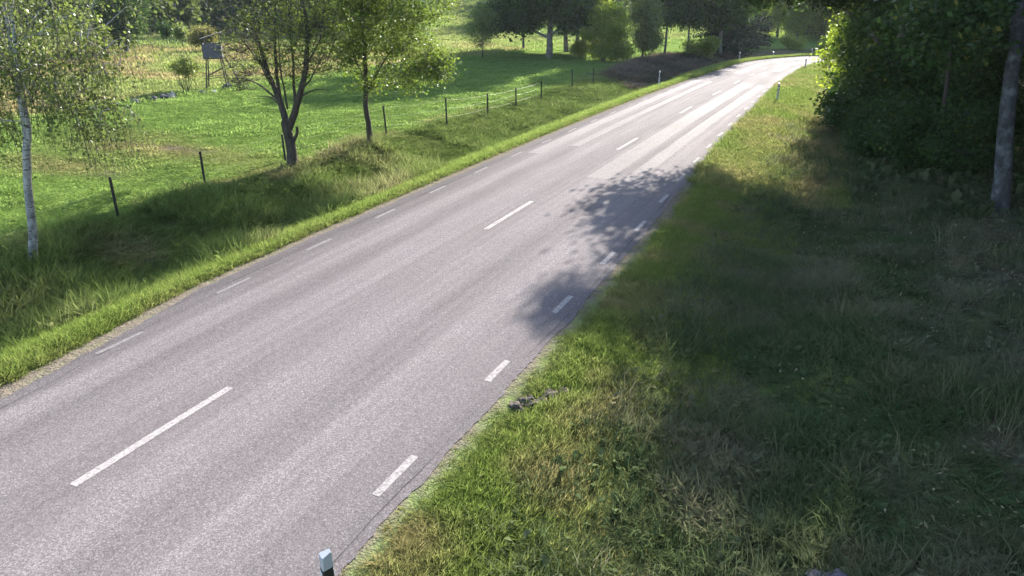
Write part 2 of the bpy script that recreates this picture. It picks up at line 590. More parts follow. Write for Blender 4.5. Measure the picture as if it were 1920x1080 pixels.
# ------------------------------------------------------------------ road
def road_pt(s, l):
    """s metres along, l metres to the right of the centre"""
    if s <= BEND_Y:
        return XC + l, s
    a = (s - BEND_Y) / BEND_R
    r = BEND_R - l
    return XC + BEND_R - r * math.cos(a), BEND_Y + r * math.sin(a)


def strip(name, s0, s1, la, lb, zoff, mat, parent=None, ds=.5, jag=0., ncross=2, seed=1, lat=True):
    """a sheet following the road; la, lb are functions of s or numbers"""
    n = max(2, int((s1 - s0) / ds) + 1)
    ss = np.linspace(s0, s1, n)
    v = []; lt = []
    rg = np.random.default_rng(seed)
    for s in ss:
        a = la(s) if callable(la) else la
        b = lb(s) if callable(lb) else lb
        if jag:
            a = a - jag * (float(fnoise(s * 1.1, 3.1, seed)) - .3) - jag * .22 * rg.random()
            b = b + jag * (float(fnoise(s * 1.1, 9.7, seed)) - .3) + jag * .22 * rg.random()
        for k in range(ncross):
            l = a + (b - a) * k / (ncross - 1)
            x, y = road_pt(s, l)
            camber = -.012 * max(0, abs(l) - .3)
            v.append((x, y, float(zr(y)) + camber + zoff)); lt.append((l + 4) / 8)
    v = np.array(v)
    idx = np.arange(n * ncross).reshape(n, ncross)
    q = np.stack([idx[:-1, :-1], idx[:-1, 1:], idx[1:, 1:], idx[1:, :-1]], -1).reshape(-1, 4)
    return link(name, mesh_np(name, v, q, {'lat': ('FLOAT', lt)}, True), mat, parent)


road = struct(strip('road', -14, 140, lambda s: -float(LEFT_W(s)) - .08, lambda s: float(RIGHT_W(s)) + .02, 0., M['asphalt'], ds=.1, jag=.17, ncross=15))

# relaid wheel tracks further along
PATCH_Z = .002
for s0, s1, l0, l1 in ((24, 57, .45, 1.2), (21, 56.4, 1.65, 2.15), (27, 58, -3.0, -2.5), (29, 57.6, -2.0, -1.62), (66, 92, -1.6, -.9), (70, 95, 1.0, 1.6)):
    strip('asphalt_patch', s0, s1, l0, l1, PATCH_Z, M['asphalt_patch'], road, .8, .05, 2, int(s0 * 7))

M['crack'] = simple('crack', (.06, .056, .056), 1., .3, 20, 0, None, 0.)
for s0, s1, f_, w_, sd_ in ((4, 33, lambda s: -float(LEFT_W(s)) + .16, .011, 1), (36, 52, lambda s: -float(LEFT_W(s)) + .2, .012, 2), (5, 24, lambda s: float(RIGHT_W(s)) - .07, .009, 3), (19, 60, lambda s: .2, .008, 4)):
    wig = lambda s, f_=f_, sd_=sd_: f_(s) + .09 * (float(fnoise(s * 1.3, 1.7, sd_ * 31, 4)) - .5)
    hw = lambda s, w_=w_, sd_=sd_: w_ * max(.05, 2.2 * float(fnoise(s * .9, 5.5, sd_ * 37, 2)) - .7)
    strip('crack', s0, s1, lambda s: wig(s) - hw(s), lambda s: wig(s) + hw(s), .003, M['crack'], road, .12, 0, 2, sd_)
CY0 = [(5.12, 7.95), (17.25, 20.35), (28.95, 31.8), (39.8, 42.6), (48.6, 51.2), (56.6, 59), (64.2, 66.5), (72, 74.2), (80.5, 82.8), (89, 91.4)]
for a, b in CY0 + [(-7, -4)]:
    strip('centre_dash', a, b, -.065, .065, .004, M['paint_centre'], road, .1, .006, 2, int(a * 11) + 500)
RL = [(6.62, 7.59), (9.92, 10.73), (12.98, 13.95), (16.07, 17.04), (18.93, 19.92)]
s = 22.
while s < 84:
    RL.append((s, s + 1)); s += 3.02
for a, b in RL:
    xm = np.interp((a + b) / 2, [5, 13, 20, 30, 44, 62, 80], [3.68, 3.62, 3.57, 3.12, 2.72, 2.3, 2.45])
    strip('edge_dash', a, b, xm - .055, xm + .055, .004, M['paint_edge'], road, .1, .012, 2, int(a * 13))
s = 4.9
while s < 86:
    xm = -float(np.interp(s, [4, 8, 12, 20, 40, 60, 85], [2.75, 3.05, 3.25, 3.3, 3.2, 2.98, 2.9]))
    strip('edge_dash', s, s + 1, xm - .04, xm + .04, .004, M['paint_worn'], road, .1, .012, 2, int(s * 17))
    s += 3.02


# ------------------------------------------------------------------ grass
def blade_tuft(name, n, hmin, hmax, spread, width, lean, mat, seed, flat=0.):
    rg = np.random.default_rng(seed)
    v = []; f = []; hh = []
    for i in range(n):
        a = rg.random() * 6.283; r = spread * math.sqrt(rg.random())
        bx, by = r * math.cos(a), r * math.sin(a)
        h = hmin + (hmax - hmin) * rg.random()
        d = a + rg.normal() * .9
        ln = lean * (.3 + rg.random()) * h
        w = width * (.7 + .6 * rg.random()) / 2
        px, py = -math.sin(d + rg.normal() * .6), math.cos(d + rg.normal() * .6)
        b = len(v)
        for t, ww in ((0, 1.), (.45, .9), (.8, .6)):
            cx = bx + math.cos(d) * ln * t * t; cy2 = by + math.sin(d) * ln * t * t
            z = h * (t - flat * t * t)
            v += [(cx - px * w * ww, cy2 - py * w * ww, z), (cx + px * w * ww, cy2 + py * w * ww, z)]
            hh += [t, t]
        v.append((bx + math.cos(d) * ln, by + math.sin(d) * ln, h * (1 - flat))); hh.append(1.)
        f += [(b, b + 1, b + 3), (b, b + 3, b + 2), (b + 2, b + 3, b + 5), (b + 2, b + 5, b + 4), (b + 4, b + 5, b + 6)]
    me = mesh_np(name, v, f, {'h': ('FLOAT', hh)})
    me.materials.append(mat)
    return bpy.data.objects.new(name, me)


def weed_tuft(name, n, h, mat, seed, size=.05):
    """low broad-leaved herb"""
    rg = np.random.default_rng(seed)
    v = []; f = []; hh = []
    for i in range(n):
        a = rg.random() * 6.283; el = rg.random() * 1.2
        L = h * (.5 + .6 * rg.random())
        dx, dy, dz_ = math.cos(a) * math.cos(el), math.sin(a) * math.cos(el), math.sin(el)
        px, py = -math.sin(a), math.cos(a)
        w = size * (.6 + .7 * rg.random())
        b = len(v)
        v += [(0, 0, 0), (dx * L * .6 - px * w, dy * L * .6 - py * w, dz_ * L * .75), (dx * L * .6 + px * w, dy * L * .6 + py * w, dz_ * L * .75), (dx * L, dy * L, dz_ * L * .8)]
        hh += [0, .7, .7, 1]
        f += [(b, b + 2, b + 1), (b + 1, b + 2, b + 3)]
    me = mesh_np(name, v, f, {'h': ('FLOAT', hh)})
    me.materials.append(mat)
    return bpy.data.objects.new(name, me)


def proto_collection(name, objs):
    c = bpy.data.collections.new(name)
    for o in objs: c.objects.link(o)
    return c


def scatter_group(name, coll):
    ng = bpy.data.node_groups.new(name, 'GeometryNodeTree')
    ng.interface.new_socket('Geometry', in_out='INPUT', socket_type='NodeSocketGeometry')
    ng.interface.new_socket('Geometry', in_out='OUTPUT', socket_type='NodeSocketGeometry')
    gi = ng.nodes.new('NodeGroupInput'); go = ng.nodes.new('NodeGroupOutput')
    ci = ng.nodes.new('GeometryNodeCollectionInfo')
    ci.inputs['Collection'].default_value = coll
    ci.inputs['Separate Children'].default_value = True
    ci.inputs['Reset Children'].default_value = True
    ip = ng.nodes.new('GeometryNodeInstanceOnPoints')
    ip.inputs['Pick Instance'].default_value = True

    def named(n, typ):
        q = ng.nodes.new('GeometryNodeInputNamedAttribute')
        q.data_type = typ
        q.inputs['Name'].default_value = n
        return q.outputs[0]
    L = ng.links
    mp = ng.nodes.new('GeometryNodeMeshToPoints')
    L.new(gi.outputs[0], mp.inputs['Mesh'])
    L.new(mp.outputs[0], ip.inputs['Points'])
    L.new(ci.outputs[0], ip.inputs['Instance'])
    L.new(named('pick', 'INT'), ip.inputs['Instance Index'])
    er = ng.nodes.new('FunctionNodeEulerToRotation')
    L.new(named('rot', 'FLOAT_VECTOR'), er.inputs[0])
    L.new(er.outputs[0], ip.inputs['Rotation'])
    L.new(named('scl', 'FLOAT_VECTOR'), ip.inputs['Scale'])
    L.new(ip.outputs[0], go.inputs[0])
    return ng


def scatter(name, ng, pts, scl, hscl, dry, pick, label, cat):
    n = len(pts)
    me = bpy.data.meshes.new(name)
    me.vertices.add(n)
    me.vertices.foreach_set('co', np.asarray(pts, np.float32).ravel())
    rot = np.zeros((n, 3), np.float32)
    rot[:, 2] = rng.random(n) * 6.283
    rot[:, :2] = rng.normal(size=(n, 2)) * .12
    for nm, typ, arr, key in (('rot', 'FLOAT_VECTOR', rot, 'vector'), ('scl', 'FLOAT_VECTOR', np.stack([scl, scl, hscl], -1), 'vector'),
                              ('dry', 'FLOAT', dry, 'value')):
        a = me.attributes.new(nm, typ, 'POINT'); a.data.foreach_set(key, np.asarray(arr, np.float32).ravel())
    a = me.attributes.new('pick', 'INT', 'POINT'); a.data.foreach_set('value', np.asarray(pick, np.int32))
    o = link(name, me)
    md = o.modifiers.new('scatter', 'NODES')
    md.node_group = ng
    o['kind'] = 'stuff'
    o['label'] = label
    o['category'] = cat
    return o


def rand_pts(n, x0, x1, y0, y1, keep=None):
    x = x0 + (x1 - x0) * rng.random(n); y = y0 + (y1 - y0) * rng.random(n)
    if keep is not None:
        k = keep(x, y)
        x, y = x[k], y[k]
    return x, y, np.stack([x, y, gz(x, y) - .01], -1)


P_short = proto_collection('short_grass_prototypes', [blade_tuft('short_tuft_%s' % 'abc'[i], 26, .04, .11, .16, .013, .7, M['grass_short'], 10 + i) for i in range(3)])
P_verge = proto_collection('verge_grass_prototypes',
    [blade_tuft('verge_tuft_%s' % 'abc'[i], 22, .07, .19, .1, .009, .8, M['grass_verge'], 20 + i) for i in range(3)] +
    [weed_tuft('verge_weed', 9, .12, M['grass_verge'], 29, .022)])
P_tall = proto_collection('tall_grass_prototypes',
    [blade_tuft('tall_tuft_%s' % 'abc'[i], 20, .22, .55, .1, .010, .75, M['grass_tall'], 30 + i) for i in range(3)] +
    [weed_tuft('tall_weed', 12, .4, M['grass_tall'], 39, .04)])
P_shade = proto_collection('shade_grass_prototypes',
    [blade_tuft('wood_tuft_%s' % 'abc'[i], 20, .08, .26, .12, .009, 1.0, M['grass_shade_tint'], 45 + i, .25) for i in range(3)] +
    [weed_tuft('wood_weed', 10, .2, M['grass_shade_tint'], 49, .035)])
G_short, G_verge, G_tall, G_shade = (scatter_group(n, c) for n, c in (('short', P_short), ('verge', P_verge), ('tall', P_tall), ('shade', P_shade)))


def frus(x, y, pad=2.5):
    """points the camera (or one a step aside) can see"""
    dx, dy = x, y
    d = dx * fwd.x + dy * fwd.y + (0 - CAM_H) * fwd.z
    u = dx * rgt.x + dy * rgt.y
    return (d > 3) & (np.abs(u) < d * (960 / FPX) + pad)


# pasture turf
n = 60000
x, y, p = rand_pts(n, -37, -17.6, 8, 78, lambda x, y: frus(x, y) & (lateral(x, y) < -9.3) & (rng.random(len(x)) < np.clip(1.5 - np.hypot(x, y) / 75, .25, 1)))
dz, sz, _ = zones(x, y)
k = rng.random(len(x)) > sz * .95
x, y, p, dz = x[k], y[k], p[k], dz[k]
cl = fnoise(x * .9, y * .9, 77, 3)
sc_ = (.8 + .7 * rng.random(len(x))) * (1 + np.hypot(x, y) / 90)
scatter('pasture_grass', G_short, p, sc_ * 1.25, sc_ * (.16 + .5 * sstep(.4, .8, cl)), np.clip(dz * 1.1 - .1, 0, 1), rng.integers(0, 3, len(x)), 'short bright green turf of the fenced pasture', 'grass')
# rough pasture beyond the stone row
x, y, p = rand_pts(60000, -120, -24, 22, 160, lambda x, y: frus(x, y, 4) & (lateral(x, y) < -26 + 3 * sstep(80, 95, y)) & (rng.random(len(x)) < np.clip(60 / np.hypot(x, y), .3, 1)))
dz, sz, _ = zones(x, y)
sc_ = (1.4 + 1.6 * rng.random(len(x))) * (1 + np.hypot(x, y) / 120)
scatter('rough_pasture_grass', G_short, p, sc_ * 1.1, sc_ * (.3 + .5 * fnoise(x * .4, y * .4, 33)), np.clip(dz, 0, 1), rng.integers(0, 3, len(x)), 'dry straw-coloured rough grass behind the stone row', 'grass')
# left verge
n = 15000
s = 2 + 60 * rng.random(n) ** 1.3
l = -LEFT_W(s) - .5 - 1.35 * rng.random(n) ** 1.1
x = XC + l; y = s
p = np.stack([x, y, gz(x, y) - .01], -1)
edge = np.clip((-LEFT_W(s) - .5 - l) / .25, 0, 1)
sc_ = .8 + .5 * rng.random(n)
scatter('verge_grass', G_verge, p, sc_, sc_ * (.5 + .75 * edge), np.clip(.25 - .2 * edge + .5 * (fnoise(x * .8, y * .8, 5) - .55), 0, 1), rng.choice(4, n, p=[.32, .32, .3, .06]), 'bright green grass strip along the left edge of the road', 'grass')
s = 60 + 42 * rng.random(6000)
l = -LEFT_W(s) - .35 - 1.9 * rng.random(6000)
q = np.array([road_pt(a, b) for a, b in zip(s, l)])
p = np.stack([q[:, 0], q[:, 1], gz(q[:, 0], q[:, 1]) - .01], -1)
sc_ = 1.2 + .6 * rng.random(6000)
scatter('far_verge_grass', G_verge, p, sc_ * 1.4, sc_, np.full(6000, .1), rng.integers(0, 3, 6000), 'sunlit grass strip on the outside of the road bend', 'grass')
# left ditch
n = 15000
y = 2 + 54 * rng.random(n) ** 1.15
x = XC - 5.0 - 4.6 * rng.random(n)
p = np.stack([x, y, gz(x, y) - .01], -1)
lush = sstep(.35, .6, fnoise(x * .5, y * .5, 8, 3))
nd = fnoise(x * .55 + 9, y * .55, 15, 3)
dry = np.clip(.08 + 1.5 * (nd - .5), 0, .8)
dry = np.maximum(dry, 1. * np.exp(-(((x + 18) / .9) ** 2 + ((y - 23.5) / 2.6) ** 2)) * (.3 + .6 * rng.random(n)))
dry = np.where(y > 26, dry * .25, dry)
sc_ = (.7 + .6 * rng.random(n))
scatter('ditch_grass', G_tall, p, sc_ * 1.15, sc_ * (.38 + .65 * lush) * np.where(y > 25, .55, 1), dry, rng.choice(4, n, p=[.26, .24, .2, .3]), 'tall tangled grass filling the ditch between fence and road', 'grass')
# right verge, mown
n = 26000
y = 2.5 + 27 * rng.random(n) ** 1.35
w = RIGHT_W(y)
l = w + .16 + 3.6 * rng.random(n) ** 1.15
x = XC + l
p = np.stack([x, y, gz(x, y) - .01], -1)
edge = np.clip((l - w - .16 - .25 * fnoise(x * 2, y * 2, 44, 2)) / .4, 0, 1)
keep = rng.random(n) < (.08 + .92 * edge) * sstep(7.7, 6.2, l + .8 * (fnoise(x * .9, y * .9, 45, 2) - .5))
nd = fnoise(x * 1.0, y * 1.0, 61, 3)
dry = np.clip(.3 + 1.5 * (nd - .5) + .2 * (1 - edge), 0, .85)
sc_ = .65 + .55 * rng.random(n)
keep &= ~((np.abs(x + 4.0 - (y - 9.85) * .5) < .22) & (np.abs(y - 9.85) < .6) & (rng.random(n) < .8))
k = keep
scatter('roadside_grass', G_verge, p[k], sc_[k], (sc_ * (.35 + .6 * edge))[k], dry[k], rng.choice(4, n, p=[.3, .3, .28, .12])[k], 'mown yellow green grass along the near right road edge', 'grass')
n = 13000
y = 25 + 63 * rng.random(n)
w = RIGHT_W(y)
l = w + .1 + 5.0 * rng.random(n)
q = np.array([road_pt(a, b) for a, b in zip(y, l)])
x, y = q[:, 0], q[:, 1]
p = np.stack([x, y, gz(x, y) - .01], -1)
nd = fnoise(x * .5, y * .5, 63, 3)
dry = np.clip(.2 + 1.6 * (nd - .5) + .85 * np.exp(-((l - 7.2) / .8) ** 2), 0, 1)
sc_ = 1.0 + .6 * rng.random(n)
scatter('inner_bend_grass', G_verge, p, sc_ * 1.3, sc_ * .9, dry, rng.integers(0, 3, n), 'sunlit grass slope on the right beside the delineator post', 'grass')
# shaded right slope and wood floor
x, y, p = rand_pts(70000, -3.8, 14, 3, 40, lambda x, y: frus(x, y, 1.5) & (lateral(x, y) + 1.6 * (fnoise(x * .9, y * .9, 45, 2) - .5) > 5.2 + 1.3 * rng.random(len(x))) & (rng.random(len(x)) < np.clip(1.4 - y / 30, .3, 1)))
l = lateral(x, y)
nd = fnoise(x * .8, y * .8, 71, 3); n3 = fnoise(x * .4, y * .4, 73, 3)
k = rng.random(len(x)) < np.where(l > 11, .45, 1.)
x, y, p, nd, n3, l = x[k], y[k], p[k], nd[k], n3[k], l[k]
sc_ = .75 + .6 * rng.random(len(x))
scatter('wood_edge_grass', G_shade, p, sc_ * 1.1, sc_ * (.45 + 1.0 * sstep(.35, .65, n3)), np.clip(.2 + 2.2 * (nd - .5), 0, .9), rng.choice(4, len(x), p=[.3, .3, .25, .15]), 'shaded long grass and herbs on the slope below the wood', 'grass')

# brown brush on the shaded bank by the bend
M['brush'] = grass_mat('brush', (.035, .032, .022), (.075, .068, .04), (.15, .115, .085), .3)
P_brush = proto_collection('brush_prototypes', [blade_tuft('brush_tuft_%s' % 'ab'[i], 24, .15, .5, .22, .016, .9, M['brush'], 90 + i) for i in range(2)])
n = 4200
s = 54 + 36 * rng.random(n); l = -5.5 - (3.5 + 5 * (s - 54) / 36) * rng.random(n)
q = np.array([road_pt(a, b) for a, b in zip(s, l)])
x, y = q[:, 0], q[:, 1]
sc_ = (.9 + .8 * rng.random(n)) * (.4 + 1.1 * sstep(.35, .65, fnoise(x * .4, y * .4, 92)))
scatter('bank_brush', scatter_group('brush', P_brush), np.stack([x, y, gz(x, y) - .02], -1), sc_ * 1.2, sc_ * .5, np.clip(2.2 * fnoise(x * .5, y * .5, 98) - .6 + .3 * rng.random(n), 0, 1), rng.integers(0, 2, n), 'brown brush on the dark bank below the trees at the bend', 'brush')

# herbs and saplings creeping out from under the wood, straw standing in the long grass
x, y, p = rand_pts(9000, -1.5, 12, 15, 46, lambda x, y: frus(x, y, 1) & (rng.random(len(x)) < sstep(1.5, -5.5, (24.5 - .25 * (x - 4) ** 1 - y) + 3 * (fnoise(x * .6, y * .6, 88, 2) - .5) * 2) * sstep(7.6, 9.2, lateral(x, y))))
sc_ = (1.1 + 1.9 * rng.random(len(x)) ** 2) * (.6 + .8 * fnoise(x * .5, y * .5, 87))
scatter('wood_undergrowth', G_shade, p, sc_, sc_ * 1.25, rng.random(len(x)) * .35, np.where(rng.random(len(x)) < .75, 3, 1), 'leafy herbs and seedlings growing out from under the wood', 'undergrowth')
P_straw = proto_collection('straw_prototypes', [blade_tuft('straw_tuft_%s' % 'ab'[i], 7, .25, .6, .12, .006, .55, M['grass_shade_tint'], 190 + i) for i in range(2)])
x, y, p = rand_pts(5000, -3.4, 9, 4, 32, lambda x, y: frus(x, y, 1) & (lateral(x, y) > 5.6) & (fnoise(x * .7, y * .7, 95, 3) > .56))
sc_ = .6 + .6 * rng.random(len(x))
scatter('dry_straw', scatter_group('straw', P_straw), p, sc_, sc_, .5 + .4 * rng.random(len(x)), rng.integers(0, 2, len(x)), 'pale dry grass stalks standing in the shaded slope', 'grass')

# fallen leaves
n = 2600
x, y, p = rand_pts(n, -4.2, 9, 4, 30, lambda x, y: frus(x, y, 1) & (rng.random(len(x)) < sstep(3.8, 9, lateral(x, y)) * .9 + .1))
n = len(x)
a = rng.random(n) * 6.283; s_ = .02 + .025 * rng.random(n)
c, sn = np.cos(a) * s_, np.sin(a) * s_
z = p[:, 2] + .04 + .08 * rng.random(n)
t1 = rng.normal(size=n) * .02; t2 = rng.normal(size=n) * .02
V = np.stack([np.stack([x - c, y - sn, z + t1], -1), np.stack([x + sn * .6, y - c * .6, z + t2], -1), np.stack([x + c, y + sn, z - t1], -1), np.stack([x - sn * .6, y + c * .6, z + t2], -1)], 1)
lv = link('fallen_leaves', mesh_np('fallen_leaves', V.reshape(-1, 3), np.arange(4 * n).reshape(n, 4), {'var': ('FLOAT', np.repeat(rng.random(n), 4))}),
          leaf_mat('dead_leaf', (.16, .12, .07), (.34, .28, .18), None, .2))
tag(lv, 'pale fallen leaves lying in the shaded grass', 'leaves', kind='stuff')


# ------------------------------------------------------------------ trees
def tubes(paths, nside=5):
    """paths: list of (points (n,3), radii (n,)) -> verts, quads"""
    V = []; Fq = []; b = 0
    for pts, rad in paths:
        pts = np.asarray(pts, float); n = len(pts)
        k = nside if rad[0] > .03 else (4 if rad[0] > .012 else 3)
        if rad[0] > .12: k = 10
        t = np.gradient(pts, axis=0)
        t /= np.linalg.norm(t, axis=1)[:, None] + 1e-9
        ref = np.array([.31, .17, .93]) if abs(t[0, 2]) < .9 else np.array([1., .13, 0])
        u = np.cross(t, ref); u /= np.linalg.norm(u, axis=1)[:, None] + 1e-9
        w = np.cross(t, u)
        an = np.arange(k) * 2 * np.pi / k
        ring = pts[:, None, :] + rad[:, None, None] * (u[:, None, :] * np.cos(an)[None, :, None] + w[:, None, :] * np.sin(an)[None, :, None])
        V.append(ring.reshape(-1, 3))
        i = np.arange(n * k).reshape(n, k)
        q = np.stack([i[:-1], np.roll(i[:-1], -1, 1), np.roll(i[1:], -1, 1), i[1:]], -1).reshape(-1, 4) + b
        Fq.append(q)
        b += n * k
    return np.concatenate(V), np.concatenate(Fq)


def leaf_quads(cen, size, rg, droop=0., elong=1.5, var=None):
    n = len(cen)
    d = rg.normal(size=(n, 3)); d[:, 2] = d[:, 2] * .7 - droop
    d /= np.linalg.norm(d, axis=1)[:, None]
    e = rg.normal(size=(n, 3)); e[:, 2] *= .8
    e -= d * (d * e).sum(1)[:, None]; e /= np.linalg.norm(e, axis=1)[:, None] + 1e-9
    s = size * (.6 + .8 * rg.random(n))[:, None]
    nrm = np.cross(d, e)
    a = cen; b = cen + d * s * elong * .5 + e * s * .5 + nrm * s * .12; c = cen + d * s * elong; f = cen + d * s * elong * .5 - e * s * .5 + nrm * s * .12
    V = np.stack([a, b, c, f], 1).reshape(-1, 3)
    F = np.arange(4 * n).reshape(n, 4)
    vv = rg.random(n) if var is None else np.clip(var, 0, 1)
    return V, F, np.repeat(vv, 4)


def grow(trunks, lobes, nclus, rg, upb=.35, step=.5, rmin=.008, power=.45, wob=.12):
    """trunks: list of (points, r0, r1).  Clusters are drawn from the lobes and tied to the nearest wood."""
    paths = []
    nodes = []; par = []; cnt = []
    for pts, r0, r1 in trunks:
        pts = np.asarray(pts, float)
        seg = np.linalg.norm(np.diff(pts, axis=0), axis=1)
        n = max(6, int(seg.sum() / .3))
        t = np.concatenate([[0], np.cumsum(seg)]); tt = np.linspace(0, t[-1], n)
        q = np.stack([np.interp(tt, t, pts[:, k]) for k in range(3)], -1)
        wv = rg.normal(size=(n, 3)) * .03; wv[:, 2] = 0; wv[0] = 0
        q = q + np.cumsum(wv, 0) * .5
        rr = r0 + (r1 - r0) * np.linspace(0, 1, n) ** .8
        if q[0, 2] < .3:
            rr = rr * (1 + .22 * np.exp(-np.linspace(0, t[-1], n) / .25))
            q[0, 2] -= .25
        paths.append((q, rr))
        nodes += list(q[n // 4:])
    w = np.array([lb[6] if len(lb) > 6 else lb[3] * lb[4] * lb[5] for lb in lobes], float); w /= w.sum()
    ch = rg.choice(len(lobes), nclus, p=w)
    cl = []
    for i in ch:
        lb = lobes[i]
        d = rg.normal(size=3); d /= np.linalg.norm(d)
        r = rg.random() ** .42
        cl.append(np.array(lb[:3]) + d * r * np.array(lb[3:6]))
    cl = np.array(cl)
    base = nodes[0]
    order = np.argsort(np.linalg.norm(cl - np.array(trunks[0][0][-1]), axis=1) * .3 + np.min([np.linalg.norm(cl - p, axis=1) for p in nodes], axis=0))
    nd = list(nodes)
    arr = np.array(nd)
    for i in order:
        c = cl[i]
        dv = c - arr
        dist = np.linalg.norm(dv, axis=1)
        cost = dist + upb * np.maximum(0, arr[:, 2] - c[2] + .25 * dist) * 2
        j = int(np.argmin(cost))
        a = arr[j]; L = dist[j]
        n = max(3, int(L / step) + 2)
        tt = np.linspace(0, 1, n)[:, None]
        mid = a + (c - a) * .5 + np.array([0, 0, .12 * L]) + rg.normal(size=3) * wob * L
        pth = (1 - tt) ** 2 * a + 2 * tt * (1 - tt) * mid + tt ** 2 * c
        r0 = min(.09, rmin + .012 * L ** 1.1)
        paths.append((pth, np.linspace(r0, rmin * .6, n)))
        arr = np.concatenate([arr, pth[1:]])
    return paths, cl


def make_tree(name, loc, label, cat, trunks, lobes, nclus, nleaf, lsize, sig, bark, leafm, seed, group=None, droop=.1, twigs=2, hang=0., flat=.75, rz=0., leaf_prob=1., wob=.12, upb=.35, var_shift=0., bare_x=None):
    rg = np.random.default_rng(seed)
    paths, cl = grow(trunks, lobes, nclus, rg, wob=wob, upb=upb)
    extra = []; lc = []; lvv = []
    for c in cl:
        tone = rg.random()
        has = rg.random() < (leaf_prob if bare_x is None or c[0] > bare_x or c[2] > 5.6 else .1)
        k = max(1, int(nleaf * (.5 + rg.random())))
        for t in range(twigs):
            d = rg.normal(size=3) * sig * 1.1
            if hang:
                L = hang * (.5 + .9 * rg.random())
                tt = np.linspace(0, 1, 5)[:, None]
                e = c + d * np.array([1, 1, .3]) * tt ** .5 + np.array([0, 0, -L]) * tt ** 1.7
                extra.append((e, np.full(5, .004)))
                if has:
                    m_ = k // twigs
                    u = rg.random(m_)
                    q = c + d * np.array([1, 1, .3]) * u[:, None] ** .5 + np.array([0, 0, -L]) * u[:, None] ** 1.7
                    lc.append(q + rg.normal(size=(m_, 3)) * sig * .28); lvv.append(.65 * tone + .5 * rg.random(m_) - .08)
            else:
                d[2] = abs(d[2]) * .8
                extra.append((np.stack([c, c + d * .5 + rg.normal(size=3) * .03, c + d]), np.array([.007, .005, .003])))
        if has and not hang:
            q = rg.normal(size=(k, 3)) * sig * np.array([1, 1, flat])
            lc.append(c + q); lvv.append(.65 * tone + .5 * rg.random(k) - .08)
    root = empty(name, (loc[0], loc[1], gz1(loc[0], loc[1])), rz)
    tag(root, label, cat, group)
    V, F = tubes(paths)
    link('trunk', mesh_np('trunk', V, F, None, True), bark, root)
    if extra:
        V, F = tubes(extra)
        link('twigs', mesh_np('twigs', V, F), M['twig'], root)['kind'] = 'stuff'
    if lc:
        cen = np.concatenate(lc); var = np.concatenate(lvv) + var_shift
        V, F, vv = leaf_quads(cen, lsize, rg, droop, var=var)
        link('crown', mesh_np('crown', V, F, {'var': ('FLOAT', vv)}), leafm, root)
    return root


def make_spruce(name, loc, label, h, rad, seed, low=.6, group=None, mat='needle', nb=11):
    rg = np.random.default_rng(seed)
    paths = [(np.array([[0, 0, -.2], [0, 0, h * .5], [0, 0, h]]), np.array([h * .02, h * .012, .01]))]
    cen = []
    z = low
    while z < h - .2:
        f = 1 - (z - low) / (h - low)
        L = rad * (f ** .8) * (.85 + .3 * rg.random())
        for i in range(max(4, int(nb * (.4 + .6 * f)))):
            a = rg.random() * 6.283; Lb = L * (.75 + .4 * rg.random())
            tt = np.linspace(0, 1, 5)
            pz = z - .28 * Lb * tt + .1 * Lb * tt ** 2.5
            pts = np.stack([np.cos(a) * Lb * tt, np.sin(a) * Lb * tt, pz], -1)
            paths.append((pts, np.linspace(.03, .006, 5)))
            k = int(26 * Lb) + 8
            u = rg.random(k) ** .6
            q = np.stack([np.cos(a) * Lb * u, np.sin(a) * Lb * u, z - .28 * Lb * u + .1 * Lb * u ** 2.5], -1)
            cen.append(q + rg.normal(size=(k, 3)) * np.array([.14, .14, .1]) * (.6 + Lb * .25) + np.array([0, 0, -.08]))
        z += .28 + .12 * rg.random() + .02 * h * f
    root = empty(name, (loc[0], loc[1], gz1(loc[0], loc[1])))
    tag(root, label, 'tree', group)
    V, F = tubes(paths)
    link('trunk', mesh_np('trunk', V, F, None, True), M['bark_pine'], root)
    cen = np.concatenate(cen)
    V, F, vv = leaf_quads(cen, .16, rg, .5, 1.9)
    link('crown', mesh_np('crown', V, F, {'var': ('FLOAT', vv)}), M[mat], root)
    return root


# the birch at the left edge
make_tree('birch_tree', (-17.06, 10.57), 'white-barked birch with drooping twigs at the left edge of the pasture', 'tree',
          [([(0, 0, 0), (.3, .1, 1.6), (.58, .2, 3.0)], .1, .08), ([(.58, .2, 3.0), (.68, .25, 4.6), (1.0, .2, 8.5)], .065, .02), ([(.6, .2, 2.9), (1.1, .1, 4.6), (1.6, .2, 8.0)], .06, .02)],
          [(.9, .3, 6.0, 2.3, 2.2, 2.2), (1.9, .5, 4.7, 1.4, 1.4, 1.1, 10), (-.5, .2, 4.9, 1.3, 1.4, 1.1, 8), (2.3, .8, 3.6, .7, .9, .5, 2.2), (-.8, .4, 3.6, .8, .8, .6, 2)],
          250, 56, .05, .27, M['bark_birch'], M['leaf_birch'], 101, droop=.6, twigs=4, hang=.85, wob=.1)

